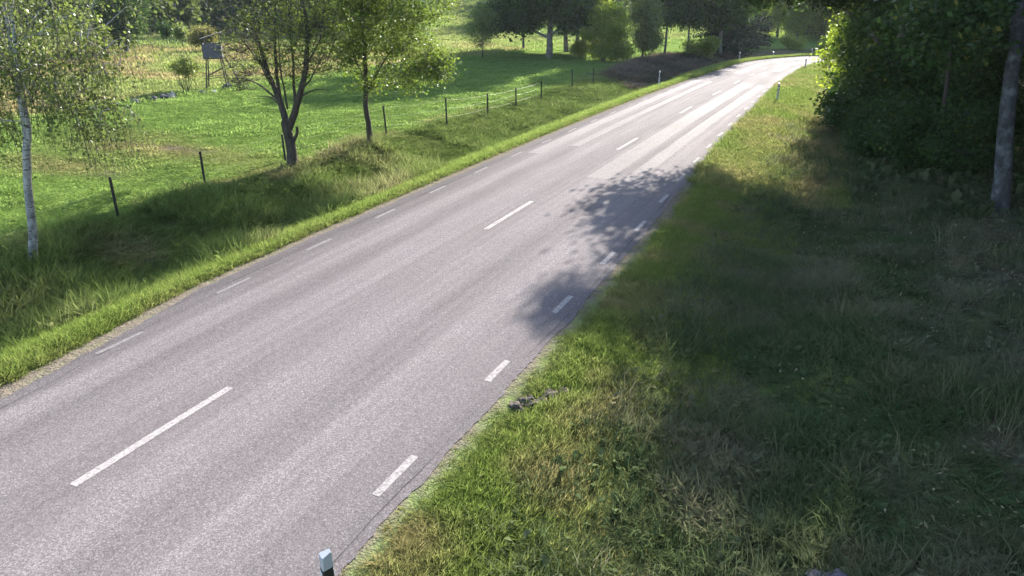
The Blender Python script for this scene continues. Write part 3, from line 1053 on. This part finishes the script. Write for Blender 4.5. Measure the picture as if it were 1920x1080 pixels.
# dark, thinly leaved tree with a forked trunk
make_tree('forked_tree', (-18.0, 21.0), 'dark forked tree with bare spreading branches and few leaves on the fence line', 'tree',
          [([(0, 0, 0), (-.02, 0, .9), (-.14, 0, 1.6)], .19, .16), ([(-.12, 0, 1.5), (-.3, 0, 2.2), (-.72, .1, 3.1), (-1.0, .1, 4.4), (-1.2, 0, 6.4)], .13, .03), ([(-.06, 0, 1.3), (.2, .05, 1.8), (.5, 0, 2.4), (.85, 0, 3.2), (1.1, .1, 4.6), (1.0, 0, 6.8)], .14, .03),
           ([(-.3, 0, 2.1), (-.2, -.1, 3.2), (-.25, .1, 4.6), (0, 0, 6.8)], .075, .02), ([(.35, 0, 2.1), (.25, .2, 3.2), (.45, .1, 5.4)], .06, .02), ([(.02, 0, .75), (.2, -.03, 1.05), (.3, -.03, 1.2), (.31, -.03, 1.42)], .07, .05),
           ([(-.4, 0, 2.3), (-.95, -.1, 2.75), (-1.7, -.1, 2.95), (-2.5, -.1, 2.9)], .045, .01), ([(-.3, 0, 2.1), (-.9, .2, 2.35), (-1.7, .3, 2.3)], .035, .008), ([(-.6, 0, 2.8), (-1.2, .3, 3.5), (-2.1, .2, 3.9)], .045, .01), ([(-.75, .1, 3.2), (-1.5, -.2, 4.3), (-2.0, -.2, 5.2)], .045, .012),
           ([(-.25, 0, 2.5), (-.6, -.3, 3.6), (-.75, -.4, 5.0)], .04, .012), ([(.0, 0, 2.0), (.05, -.2, 3.2), (.1, -.3, 5.2)], .04, .012), ([(.6, 0, 2.6), (1.3, -.2, 3.1), (2.0, -.2, 3.9)], .045, .01), ([(.5, 0, 2.4), (1.1, .2, 2.7), (1.7, .3, 2.7)], .035, .008), ([(.9, 0, 3.4), (1.6, .1, 4.3), (1.9, .1, 5.4)], .04, .01)],
          [(.6, 0, 7.4, 2.4, 2.2, 2.4, 13), (.2, 0, 5.0, 2.0, 1.9, 1.5, 13), (-1.5, 0, 3.8, 1.0, 1.1, .9, 6), (1.2, .2, 4.0, 1.1, 1.1, 1.1, 6), (-1.9, .1, 2.8, .7, .7, .4, 2), (.1, 0, 3.4, 1.0, .9, .7, 2.5)],
          560, 40, .05, .24, M['bark_dark'], M['leaf_sparse'], 202, twigs=6, leaf_prob=.6, wob=.16, upb=.2, bare_x=-.75)

# leafy maple with one slim trunk
make_tree('field_maple_tree', (-17.3, 24.72), 'slim-trunked tree with full yellow green crown beside the fence', 'tree',
          [([(0, 0, 0), (.03, 0, .9), (-.03, 0, 1.3), (.05, 0, 2.2), (.1, 0, 4.4), (.15, 0, 7.2)], .12, .04), ([(.05, 0, 2.1), (.6, .1, 2.9), (1.3, .1, 3.8)], .06, .02), ([(.05, 0, 2.3), (-.5, .1, 3.3), (-.9, .1, 5)], .055, .02)],
          [(.9, 0, 7.6, 2.7, 2.4, 2.9), (.1, 0, 4.9, 1.9, 1.8, 1.6, 16), (2.1, .2, 5.3, 1.2, 1.5, 1.2, 5), (1.6, .2, 3.6, 1.2, 1.2, .95, 6), (-.7, 0, 3.6, .9, 1.0, .9, 4), (2.5, .4, 3.2, .95, .8, .55, 3.2), (3.1, .4, 2.85, .55, .5, .35, 1.), (.4, 0, 2.5, 1.0, .9, .42, 1.6), (1.9, .3, 2.45, .6, .6, .25, .7)],
          430, 88, .062, .25, M['bark_dark'], M['leaf_maple'], 303, twigs=2, flat=.7)

# ---- right-hand wood
W = 'trees of the roadside wood'
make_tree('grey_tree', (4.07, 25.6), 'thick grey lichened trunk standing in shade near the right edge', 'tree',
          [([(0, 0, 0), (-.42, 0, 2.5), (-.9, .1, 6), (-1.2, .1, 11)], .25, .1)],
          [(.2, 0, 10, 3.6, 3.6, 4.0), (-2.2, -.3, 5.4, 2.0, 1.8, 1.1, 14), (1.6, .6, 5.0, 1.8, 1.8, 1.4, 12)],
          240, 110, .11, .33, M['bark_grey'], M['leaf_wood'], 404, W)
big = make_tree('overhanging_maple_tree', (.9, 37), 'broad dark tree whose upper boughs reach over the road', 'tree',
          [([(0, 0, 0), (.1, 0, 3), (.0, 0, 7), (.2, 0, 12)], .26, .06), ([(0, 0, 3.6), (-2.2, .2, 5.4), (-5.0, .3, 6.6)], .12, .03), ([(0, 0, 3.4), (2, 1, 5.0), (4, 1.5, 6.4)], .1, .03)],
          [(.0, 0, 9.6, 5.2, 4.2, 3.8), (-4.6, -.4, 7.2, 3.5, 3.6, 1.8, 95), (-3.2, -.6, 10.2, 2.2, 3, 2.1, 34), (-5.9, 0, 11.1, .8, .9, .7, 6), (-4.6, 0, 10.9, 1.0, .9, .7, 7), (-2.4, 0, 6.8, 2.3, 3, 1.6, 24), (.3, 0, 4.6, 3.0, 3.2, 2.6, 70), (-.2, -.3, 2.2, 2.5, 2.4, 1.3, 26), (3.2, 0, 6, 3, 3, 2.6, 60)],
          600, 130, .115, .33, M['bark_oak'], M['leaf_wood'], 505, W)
make_tree('maple_tree', (.6, 47), 'leafy tree whose low edge hides the road at the bend', 'tree',
          [([(0, 0, 0), (0, 0, 4), (.2, 0, 11)], .22, .05)],
          [(0, 0, 7.5, 3.6, 3.4, 4.2), (-.6, -.3, 3.0, 2.6, 2.5, 2.2, 60), (-1.3, -.6, 4.6, 1.9, 1.7, 2.0, 28), (.5, -.6, 1.6, 2.4, 2, 1.2, 20)],
          330, 110, .11, .33, M['bark_oak'], M['leaf_light'], 606, W, var_shift=-.1)
make_tree('slim_tree', (2.7, 30.6), 'slim dark stem among the bushes left of the thick grey trunk', 'tree', [([(0, 0, 0), (-.3, 0, 2.5), (-.6, -.5, 6), (-.4, -1.2, 11)], .09, .04)],
          [(-1.2, -1.8, 9.8, 3.9, 3.6, 3.6), (1.2, -1.2, 6.8, 2.4, 2.4, 1.2, 12)], 160, 130, .115, .3, M['bark_dark'], M['leaf_wood'], 707, W)
spots = [((4.6, 33.5), 'young tree filling the gap left of the grey trunk', 1), ((8.6, 30.5), 'tree at the right edge behind the grey trunk', 0),
         ((10.5, 38), 'tall tree deep in the shaded wood at the right edge', 0), ((5.5, 44), 'tall tree deep in the wood behind the young tree', 2),
         ((1.9, 57), 'far tree of the wood next to the road bend', 2), ((9.0, 21.0), 'near tree of the wood just beyond the right edge', 0), ((12.5, 27.5), 'outer tree of the wood right of the grey trunk', 1),
         ((4.5, 66), 'tree of the wood inside the road bend', 2), ((2.6, 41.5), 'tallest tree of the wood behind the overhanging tree', 3), ((6.8, 37), 'tall tree of the wood behind the young tree', 3), ((10.8, 33), 'tall tree of the wood near the right edge', 3), ((13.5, 20.5), 'tall tree of the wood beyond the right edge', 3), ((11.5, 12.0), 'unseen tree added right of the camera to darken the slope', 0), ((10.0, 4.0), 'unseen tree added beside the camera to block skylight', 0), ((12.5, -4.0), 'unseen tree added behind the camera on the right to block skylight', 3)]  # trees round the camera are unseen, added to cut skylight on the slope
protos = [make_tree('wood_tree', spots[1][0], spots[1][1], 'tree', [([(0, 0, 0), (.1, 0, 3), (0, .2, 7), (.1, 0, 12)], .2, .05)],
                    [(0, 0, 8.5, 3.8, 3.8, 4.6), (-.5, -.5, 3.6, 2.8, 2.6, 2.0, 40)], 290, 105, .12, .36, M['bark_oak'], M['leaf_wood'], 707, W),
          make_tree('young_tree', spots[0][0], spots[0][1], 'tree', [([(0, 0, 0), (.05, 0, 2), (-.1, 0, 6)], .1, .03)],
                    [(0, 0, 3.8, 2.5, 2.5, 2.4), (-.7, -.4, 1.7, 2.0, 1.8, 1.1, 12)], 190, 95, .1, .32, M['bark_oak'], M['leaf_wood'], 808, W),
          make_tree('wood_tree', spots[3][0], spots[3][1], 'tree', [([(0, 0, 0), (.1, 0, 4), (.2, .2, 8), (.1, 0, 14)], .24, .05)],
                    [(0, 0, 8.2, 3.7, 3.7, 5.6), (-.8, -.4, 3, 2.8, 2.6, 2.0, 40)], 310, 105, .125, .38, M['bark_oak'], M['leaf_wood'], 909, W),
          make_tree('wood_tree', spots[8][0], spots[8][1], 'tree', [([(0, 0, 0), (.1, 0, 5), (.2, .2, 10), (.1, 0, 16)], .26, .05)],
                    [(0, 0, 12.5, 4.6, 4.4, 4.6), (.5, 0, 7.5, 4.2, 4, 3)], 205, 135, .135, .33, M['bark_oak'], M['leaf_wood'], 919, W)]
for k, (sp_, lb, pi) in enumerate(spots):
    if k in (0, 1, 3, 8): continue
    o = copy_tree(protos[pi])
    o.location = (sp_[0], sp_[1], gz1(*sp_))
    o.rotation_euler = (0, 0, 1.3 + k * 1.7)
    s_ = .9 + .06 * (k % 4)
    o.scale = (s_, s_, s_)
    o['label'] = lb

# undergrowth of the wood
US = [((-.3, 40.5), 'bushy undergrowth at the wood edge beside the sunlit bank', .95), ((1.6, 31.0), 'hazel bush in deep shade at the centre of the wood edge', 1.05), ((3.2, 29.2), 'hazel bush just left of the grey trunk', .9),
      ((6.6, 27.2), 'hazel bush right behind the grey trunk', 1.0), ((-.9, 51.0), 'sunlit bush where the wood meets the road bend', .9), ((2.6, 39.5), 'large hazel bush inside the wood', 1.3), ((8.2, 24.2), 'hazel bush at the right edge', .95),
      ((.6, 34.0), 'low bush at the foot of the overhanging tree', .8), ((-1.0, 60), 'bush beside the far delineator post at the bend', 1.0), ((0.3, 68), 'bush hiding the end of the road', 1.2)]
hz = make_tree('hazel_bush', US[0][0], US[0][1], 'bush', [([(0, 0, 0), (-.2, .1, .9), (-.5, .2, 2.1)], .03, .012), ([(.05, 0, 0), (.3, .1, .9), (.8, .1, 1.9)], .03, .012), ([(0, .05, 0), (.05, .4, 1.0), (.1, .7, 2.0)], .03, .012)],
               [(0, 0, 1.5, 1.4, 1.4, 1.15), (-.5, -.4, .8, 1.1, 1.0, .6, 1.2)], 120, 70, .085, .28, M['twig'], M['leaf_wood'], 1010, 'bushes under the roadside wood')
for k, (sp_, lb, s_) in enumerate(US):
    o = hz if k == 0 else copy_tree(hz)
    o.location = (sp_[0], sp_[1], gz1(*sp_)); o.rotation_euler = (0, 0, k * 1.9); o.scale = (s_, s_, s_ * (.9 + .1 * (k % 3)))
    o['label'] = lb

# ---- trees on the far side of the pasture and round the bend
F_ = 'trees round the bend and beyond the pasture'
make_tree('oak_tree', (-28.6, 71.6), 'big dark oak with a thick trunk shading the pasture', 'tree', [([(0, 0, 0), (0, 0, 2.5), (.2, 0, 8)], .34, .12), ([(0, 0, 1.9), (-2.4, 0, 2.7), (-4.6, 0, 3.0)], .14, .04), ([(0, 0, 2.1), (2, 0, 3.4), (3.6, 0, 4.6)], .13, .04)],
          [(0, 0, 8, 5.6, 5.2, 4.6), (1, 0, 14, 5.8, 5, 5.2), (-4.0, 0, 3.7, 3.4, 3.0, 1.5, 60), (2.4, 0, 4.4, 2.6, 3.0, 1.8, 40)], 480, 100, .21, .5, M['bark_oak'], M['leaf_oak'], 1111, F_)
oak2 = make_tree('oak_tree', (-27.2, 77.5), 'dark tree with a straight trunk right behind the big oak', 'tree', [([(0, 0, 0), (0, 0, 4), (.2, 0, 10)], .27, .1)],
          [(0, 0, 8.4, 4.6, 4.6, 5.0), (0, 0, 13.4, 4.4, 4.4, 4.2), (-.5, 0, 4.4, 3.0, 3, 1.4, 40)], 380, 95, .21, .5, M['bark_oak'], M['leaf_oak'], 1212, F_)
for k, (sp_, lb, rz, s_) in enumerate([((-29.4, 81.5), 'dark straight-trunked tree just behind the big oak group', 2.1, .95), ((-36.5, 83.5), 'dark tree at the left end of the oak group', 4, .62), ((-31.5, 84), 'dark tree at the back of the oak group', 5, 1.05),
                                       ((-19.9, 82.2), 'dark thick-trunked tree left of the road bend', 1., 1.0), ((-18.2, 85.3), 'second dark-trunked tree left of the road bend', 3., .92), ((-15.6, 90.0), 'dark tree rising behind the light green shrub', 5.2, .95)]):
    o = copy_tree(oak2); o.location = (*sp_, gz1(*sp_)); o.rotation_euler = (0, 0, rz); o.scale = (s_ * (.52 if k in (3, 4) else 1),) * 2 + (s_,); o['label'] = lb
make_tree('bright_tree', (-22.8, 70.6), 'bright yellow green bushy tree in front of the dark oaks', 'tree', [([(0, 0, 0), (0, 0, 2), (.1, 0, 5)], .12, .03), ([(.1, 0, .1), (.7, 0, 1.6), (1.2, 0, 3.6)], .07, .02), ([(-.1, 0, .1), (-.7, 0, 1.6), (-1.2, 0, 3.6)], .07, .02)],
          [(0, 0, 3.0, 2.35, 2.2, 2.6), (.6, -.3, 1.1, 2.0, 1.8, .9, 5), (1.7, -.4, .9, 1.0, 1.0, .6, 1.4)], 210, 90, .12, .28, M['bark_dark'], M['leaf_light'], 1313, F_)
make_tree('pale_tree', (-20.4, 75.4), 'pale green slender tree between bright tree and dark trunk', 'tree', [([(0, 0, 0), (0, 0, 3), (.1, 0, 7)], .12, .03)],
          [(0, 0, 4.2, 1.5, 1.5, 3.2), (.5, 0, 2.0, 1.2, 1.2, 1.0, 4)], 150, 74, .13, .34, M['bark_dark'], M['leaf_pale'], 1414, F_)
make_tree('small_tree', (-33.7, 67.4), 'small thin pale green tree at the far pasture edge', 'tree', [([(0, 0, 0), (0, 0, 1.6), (.1, 0, 4.2)], .07, .02)],
          [(0, 0, 2.9, 1.6, 1.5, 1.8)], 90, 50, .1, .3, M['bark_dark'], M['leaf_pale'], 1515, F_)
shrub = make_tree('shrub', (-16.9, 85.2), 'light green shrub by the road below the dark trunks', 'bush', [([(0, 0, 0), (0, 0, .8), (.1, 0, 1.6)], .05, .02)],
          [(0, 0, 1.0, 1.75, 1.4, .9), (1.2, 0, 1.4, .9, .9, .7, 1)], 90, 60, .11, .28, M['twig'], M['leaf_light'], 1616, 'shrubs round the bend')
for sp_, lb, s_ in [((-5.2, 106), 'round shrub under the trees at the outside of the bend', .9), ((-9.2, 104.5), 'low shrub at the outside of the bend beside a delineator', .8), ((-26.4, 74.6), 'small sunlit shrub between the oak trunks', .8)]:
    o = copy_tree(shrub); o.location = (*sp_, gz1(*sp_)); o.scale = (s_,) * 3; o.rotation_euler = (0, 0, sp_[0]); o['label'] = lb
sp1 = make_spruce('spruce_tree', (-15.3, 93), 'dark spruce left of the sunlit trees, nearest the road', 13, 2.6, 1717, .4, F_)
for sp_, lb, s_ in [((-14.8, 98), 'dark spruce in the middle of the spruce clump', 1.1), ((-17.5, 96), 'dark spruce at the left of the spruce clump', 1.05), ((-4.6, 126), 'dark spruce among the sunlit trees at the bend', 1.15), ((-9.2, 130), 'dark spruce behind the tall sunlit trees of the bend', 1.3), ((-2.6, 131), 'dark spruce at the back right of the bend trees', 1.3), ((-14.0, 104), 'dark spruce at the right of the spruce clump', .95)]:
    o = copy_tree(sp1); o.location = (*sp_, gz1(*sp_)); o.scale = (s_,) * 3; o.rotation_euler = (0, 0, sp_[1]); o['label'] = lb
bl = make_tree('bend_tree', (-10.2, 119), 'tall sunlit green tree behind the outside of the bend', 'tree', [([(0, 0, 0), (.2, 0, 4), (.1, 0, 10)], .16, .05)],
               [(0, 0, 6.8, 2.4, 2.4, 5.0), (-.4, -.3, 2.4, 1.8, 1.8, 1.8, 12)], 230, 80, .15, .45, M['bark_oak'], M['leaf_light'], 1818, F_, var_shift=-.1)
for sp_, lb, s_ in [((-7.2, 123), 'second tall sunlit tree behind the outside of the bend', 1.15), ((-1.0, 121), 'sunlit tree at the right where the road disappears', 1.1), ((3.5, 122), 'sunlit tree furthest right behind the bend', 1.1), ((-4.0, 117.5), 'leafy tree filling the gap at the centre of the bend', 1.0), ((-13.4, 124), 'green tree rising behind the spruce clump', 1.25), ((-6.0, 133), 'tall green tree at the back of the bend trees', 1.4), ((1.2, 131), 'tall green tree at the back where the road disappears', 1.4)]:
    o = copy_tree(bl); o.location = (*sp_, gz1(*sp_)); o.scale = (s_,) * 3; o.rotation_euler = (0, 0, sp_[1]); o['label'] = lb

# ---- far left
make_tree('pasture_edge_tree', (-59.7, 49.7), 'large dense tree behind the birch at the edge of the rough pasture', 'tree', [([(0, 0, 0), (0, 0, 3), (.1, 0, 9)], .2, .06)],
          [(0, 0, 6, 2.6, 2.6, 4.2), (-.8, 0, 2.4, 2.2, 2.2, 1.8, 16)], 240, 74, .14, .42, M['bark_oak'], M['leaf_wood'], 1919, F_)
make_tree('round_yellow_tree', (-56.3, 55.3), 'round yellow brown tree behind the hunting tower', 'tree', [([(0, 0, 0), (0, 0, .8), (.1, 0, 1.7)], .08, .03)],
          [(0, 0, 1.25, 1.4, 1.3, .8), (.3, 0, 1.6, .9, .9, .6, 1)], 90, 60, .1, .24, M['bark_dark'], M['leaf_yellow'], 2020, F_)
make_tree('small_pale_tree', (-63, 59.1), 'small pale egg-shaped tree on the far meadow', 'tree', [([(0, 0, 0), (0, 0, .9), (.05, 0, 2.0)], .05, .02)],
          [(0, 0, 1.5, .55, .55, .8)], 40, 46, .1, .18, M['bark_dark'], M['leaf_pale'], 2121, F_)
make_tree('small_dark_tree', (-65.4, 59.4), 'small dark tree on the far meadow beside the pale one', 'tree', [([(0, 0, 0), (0, 0, .9), (.05, 0, 2.2)], .06, .02)],
          [(0, 0, 1.6, .6, .6, .8)], 40, 46, .1, .2, M['bark_dark'], M['leaf_oak'], 2222, F_)
make_tree('many_stemmed_bush', (-35.9, 33.4), 'bush with many upright stems below the hunting tower', 'bush',
          [([(.02 * k, .1 * math.sin(k), 0), (.13 * k, .2 * math.sin(k * 2), .8), (.2 * k + .1, .2 * math.cos(k), 1.6)], .024, .01) for k in range(-4, 5)],
          [(.1, 0, 1.55, .85, .7, .42), (.5, 0, 1.2, .5, .5, .3, .1)], 70, 34, .055, .15, M['twig'], M['leaf_sparse'], 2323)

# the distant wooded rise: too far off to tell its trees apart
def far_wood():
    rg = np.random.default_rng(31)
    cen = []; tv = []; tr = []
    n = 0
    while n < 330:
        a = R(-78) + R(100) * rg.random()
        d = 104 + 90 * rg.random() ** 1.2
        x, y = d * math.sin(a), d * math.cos(a)
        if lateral(np.array([x]), np.array([y]))[0] > -14 and not (y > 118): continue
        az = math.degrees(a)
        if az > -26.5 and d < 140 or az > -12 and d < 170: continue
        if (-33.5 < az < -26.5 or -52.5 < az < -48.3) and d < 165: continue
        n += 1
        h = 7 + 8 * rg.random(); con = rg.random() < .45
        z0 = gz1(x, y)
        m_ = 420
        u = rg.random(m_)
        if con:
            zz_ = h * (.06 + .94 * u ** 1.4); r = .2 * h * (1 - u ** 1.4 * .97)
        else:
            zz_ = h * (.16 + .84 * u); r = .3 * h * np.sqrt(np.clip(1 - ((u - .5) * 1.9) ** 2, 0.05, 1))
        an = rg.random(m_) * 6.283; rr = r * np.sqrt(rg.random(m_)) * (1 + .25 * np.sin(an * 3 + u * 9))
        cen.append(np.stack([x + np.cos(an) * rr, y + np.sin(an) * rr, z0 + zz_], -1))
        tv.append(np.clip((.12 if con else .3 + .5 * rg.random()) + .25 * rg.normal(size=m_), 0, 1))
        tr.append((np.array([[x, y, z0 - .3], [x, y, z0 + h * .8]]), np.array([.16, .05])))
    V, F, vv = leaf_quads(np.concatenate(cen), .55, rg, .2, 1.2, np.concatenate(tv))
    o = link('far_wood', mesh_np('far_wood', V, F, {'var': ('FLOAT', vv)}), leaf_mat('leaf_far', (.016, .032, .018), (.1, .125, .04), None, .35))
    tag(o, 'mixed wood on the distant rise behind the meadows', 'wood', kind='stuff')
    V, F = tubes(tr)
    t = link('far_wood_trunks', mesh_np('far_wood_trunks', V, F), M['bark_pine'], o)
    t['kind'] = 'stuff'


far_wood()

# ------------------------------------------------------------------ fence
fence = empty('pasture_fence', (-18.0, 30, gz1(-18, 30)))
tag(fence, 'dark wooden fence posts strung with thin pale wires along the pasture', 'fence')
FP = [(-18.2, 5.2, 1.1), (-18.3, 9.6, 1.1), (-18.27, 13.95, 1.12), (-18.79, 17.66, 1.05), (-18.85, 21.6, .95), (-18.3, 27.42, 1.28), (-17.5, 31.22, 1.32), (-17.26, 35.04, 1.12), (-17.2, 38.37, 1.05), (-17.3, 42.2, 1.05), (-17.6, 48.2, 1.1), (-17.3, 51.6, 1.1)]
ox, oy, oz = fence.location
for k, (x, y, h) in enumerate(FP):
    mb = MB()
    z = gz1(x, y)
    lx, ly = rng.normal(size=2) * .03
    if k == 5: lx = -.1
    mb.bar((x - ox, y - oy, z - .25 - oz), (x + lx - ox, y + ly - oy, z + h - oz), .041, 9, .037)
    mb.bar((x + lx - ox, y + ly - oy, z + h - oz), (x + lx - ox, y + ly - oy, z + h + .02 - oz), .037, 9, .02)
    for hh in (.36, .66, .95):
        mb.box((x - ox - .055, y - oy, z + h * hh - oz), (.03, .03, .03))
    mb.build('post', M['post_wood'], fence)
for hh in (.36, .66, .95):
    path = []
    for a, b in zip(FP[:-3], FP[1:-2]):
        za = gz1(a[0], a[1]) + a[2] * hh; zb = gz1(b[0], b[1]) + b[2] * hh
        for t in np.linspace(0, 1, 9)[:-1]:
            path.append((a[0] + (b[0] - a[0]) * t - ox - .06, a[1] + (b[1] - a[1]) * t - oy, za + (zb - za) * t - .05 * 4 * t * (1 - t) - oz))
    V, F = tubes([(np.array(path), np.full(len(path), .0035))])
    link('wire', mesh_np('wire', V, F), M['wire'], fence)


# ------------------------------------------------------------------ delineator posts
def delineator(x, y, label, h=1.0, rz=0., group='delineator posts along the road', black_top=False):
    root = empty('delineator_post', (x, y, gz1(x, y)), rz)
    tag(root, label, 'road post', group)
    prof = [(-.055, -.04), (-.035, -.052), (.035, -.052), (.055, -.04), (.03, .055), (-.03, .055)]
    tilt = lambda a, b: .03 * (b + .05) / .1
    mb = MB(); mb.prism(prof, -.3, h - .36); mb.build('post_body', M['plastic_white'], root)
    pr2 = [(a * 1.02, b * 1.02) for a, b in prof]
    mb = MB(); mb.prism(pr2, h - .36, h - .15); band = mb.build('dark_band', M['plastic_black'], root)
    mb = MB(); mb.prism(prof, h - .15, h - .012, tilt); mb.build('post_head', M['plastic_white'], root)
    mb = MB(); mb.prism([(a * .9, b * .9) for a, b in prof], h - .011, h - .002, tilt); mb.build('cap', M['plastic_white'], root)
    mb = MB(); mb.box((0, -.058, h - .255), (.05, .008, .13)); mb.build('reflector', M['reflector'], band)
    mb = MB(); mb.box((0, .06, h - .255), (.035, .006, .13)); mb.build('reflector', M['reflector'], band)
    return root


delineator(-4.01, 4.52, 'white delineator post in the foreground at the bottom edge', 1.14, R(-35))
delineator(-4.74, 47.9, 'delineator post on the sunlit grass inside the bend, nearest on the right', 1.02, R(4))
delineator(-5.45, 75.6, 'delineator post on the inside of the bend, second on the right', .95, R(10))
delineator(-4.7, 85.5, 'delineator post on the inside of the bend, farthest on the right', .9, R(20))
delineator(-13.1, 53.2, 'delineator post with bright top on the left verge before the dark bank', 1.08, R(0))
delineator(-12.4, 83.2, 'delineator post on the left verge in front of the dark spruces', .95, R(12))
delineator(-10.4, 94.4, 'delineator post on the outside of the bend before a round shrub', .9, R(25))
delineator(-6.6, 98.5, 'delineator post on the outside of the bend, farthest right', .9, R(40))


# ------------------------------------------------------------------ hunting tower
def tower():
    x, y = -36.0, 36.0
    root = empty('hunting_tower', (x, y, gz1(x, y)), R(38))
    tag(root, 'wooden hunting tower with grey panelled box and ladder beyond the pasture', 'tower')
    fz = 1.75
    for sx in (-1, 1):
        for sy in (-1, 1):
            mb = MB(); mb.bar((sx * .62, sy * .6, -.2), (sx * .4, sy * .4, fz), .042, 7, .036); mb.build('leg', M['tower_wood'], root)
    for sy in (-1, 1):
        mb = MB(); mb.bar((-.56, sy * .56, .7), (.47, sy * .5, 1.2), .022, 6); mb.build('brace', M['tower_wood'], root)
        mb = MB(); mb.bar((.56, sy * .56, .72), (-.57, sy * .56, .62), .022, 6); mb.build('brace', M['tower_wood'], root)
    mb = MB(); mb.box((0, 0, fz + .03), (1.06, 1.06, .06)); mb.build('floor', M['tower_wood'], root)
    for k in range(5):
        w = 1.0 / 5
        mb = MB(); mb.box((-.5 + w * (k + .5), -.52, fz + .45), (w - .008, .025, .78 + .02 * (k % 2))); mb.build('panel_board', M['tower_panel'], root)
        mb = MB(); mb.box((-.5 + w * (k + .5), .52, fz + .45), (w - .008, .025, .78)); mb.build('panel_board', M['tower_panel'], root)
        mb = MB(); mb.box((-.53, -.5 + w * (k + .5), fz + .45), (.025, w - .008, .78)); mb.build('panel_board', M['tower_panel'], root)
        if k < 3:
            mb = MB(); mb.box((.53, -.5 + w * (k + .5), fz + .45), (.025, w - .008, .78)); mb.build('panel_board', M['tower_panel'], root)
    for sx, sy, hh in ((-1, -1, 1.12), (1, -1, 1.42), (-1, 1, 1.12), (1, 1, 1.42)):
        mb = MB(); mb.box((sx * .49, sy * .49, fz + hh / 2), (.045, .045, hh)); mb.build('roof_post', M['tower_wood'], root)
    for px in (-.12, .1):
        mb = MB(); mb.box((px, -.49, fz + 1.02), (.03, .03, .4)); mb.build('roof_post', M['tower_wood'], root)
    mb = MB(); mb.box((0, 0, fz + 1.3), (1.28, 1.25, .04), Matrix.Rotation(-math.atan(.3), 3, 'Y')); mb.build('roof', M['tower_roof'], root)
    lad = empty('ladder', (0, 0, 0)); lad.parent = root
    for sy in (-.2, .2):
        mb = MB(); mb.bar((1.5, sy, -.15), (.6, sy, fz + .1), .025, 6); mb.build('rail', M['tower_wood'], lad)
    for k in range(6):
        t = .1 + .14 * k
        px = 1.5 - .9 * t; pz = -.15 + (fz + .25) * t
        mb = MB(); mb.bar((px, -.22, pz), (px, .22, pz), .018, 6); mb.build('rung', M['tower_wood'], lad)


tower()


# ------------------------------------------------------------------ stones and clods
def stone(name, x, y, sx, sy, sz_, mat, label, cat, seed, group=None, sink=.3, rough=.34, sub=3):
    import bmesh
    bm = bmesh.new()
    bmesh.ops.create_icosphere(bm, subdivisions=sub, radius=1)
    rg = np.random.default_rng(seed)
    off = rg.random(3) * 50
    pl = [(Vector(rg.normal(size=3)).normalized(), .72 + .2 * rg.random()) for _ in range(7)]
    from mathutils import noise as mn
    for v in bm.verts:
        p = v.co.copy()
        for n_, d in pl:
            e = p.dot(n_) - d
            if e > 0: p -= n_ * e * .9
        p *= 1 + rough * mn.fractal(p * 1.5 + Vector(off), 1., 2., 4)
        v.co = Vector((p.x * sx, p.y * sy, p.z * sz_))
    me = bpy.data.meshes.new(name)
    bm.to_mesh(me); bm.free()
    for p in me.polygons: p.use_smooth = sub > 3
    o = link(name, me, mat)
    o.location = (x, y, gz1(x, y) + sz_ * (.1 if sub > 3 else -.12))
    o.rotation_euler = (0, 0, rg.random() * 6)
    tag(o, label, cat, group)
    return o


stone('boulder', .5, 7.35, .34, .3, .26, M['boulder'], 'bluish grey boulder half hidden in grass at the bottom edge', 'stone', 5, sub=4)
SR = 'stones of the old field wall'
SL = [(-35.0, 27.8, .3, .25, .2, 'rock', 'low grey stone at the left end of the field wall'), (-34.9, 29.0, .4, .3, .22, 'rock', 'flat grey stone second from the left in the field wall'), (-34.9, 30.2, .35, .3, .26, 'rock', 'grey stone in the middle of the left stone heap'),
      (-34.85, 30.9, .4, .34, .34, 'rock', 'large dark stone in the left stone heap'), (-34.8, 31.4, .2, .18, .34, 'rock_pale', 'upright pale stone at the right of the left heap'), (-35.2, 33.9, .35, .3, .22, 'rock', 'grey stone under the many-stemmed bush'),
      (-35.0, 34.6, .25, .2, .2, 'rock_pale', 'pale stone beside the many-stemmed bush'), (-35.4, 36.1, .42, .36, .34, 'rock', 'rounded grey stone at the foot of the tower ladder'), (-35.3, 37.6, .3, .26, .2, 'rock', 'small grey stone right of the tower ladder'),
      (-34.9, 26.4, .3, .26, .16, 'rock', 'sunken stone behind the birch twigs')]
for k, (x, y, a, b, c, mt, lb) in enumerate(SL):
    stone('field_stone', x, y, a, b, c, M[mt], lb, 'stone', 60 + k, SR)
for k, (x, y, a, lb) in enumerate([(-4.2, 9.42, .1, 'dark torn turf clod on the right verge, nearest the camera'), (-4.08, 9.62, .13, 'largest dark turf clod on the right verge'), (-3.93, 9.78, .09, 'dark turf clod on the right verge just beyond the largest'), (-3.9, 10.05, .12, 'broad dark turf clod on the right verge, fourth from the camera'), (-3.75, 10.3, .08, 'dark turf clod on the right verge, farthest from the camera')]):
    o = stone('turf_clod', x, y, a * 1.25, a, a * .55, M['clod'], lb, 'clod', 80 + k, 'torn turf clods', .2, .7)
    o.location.z += a * .3


# ------------------------------------------------------------------ haze in the air
hz_mat, nt, out = new_mat('haze_air')
pv = N(nt, 'ShaderNodeVolumePrincipled', inp={'Color': (.78, .88, 1., 1), 'Density': HAZE, 'Anisotropy': .3})
nt.links.new(pv.outputs[0], out.inputs['Volume'])
mb = MB()
mb.box((-80, 247, 22), (740, 600, 66))
hb = mb.build('haze', hz_mat)
tag(hb, 'thin bluish haze in the morning air', 'haze', kind='stuff')
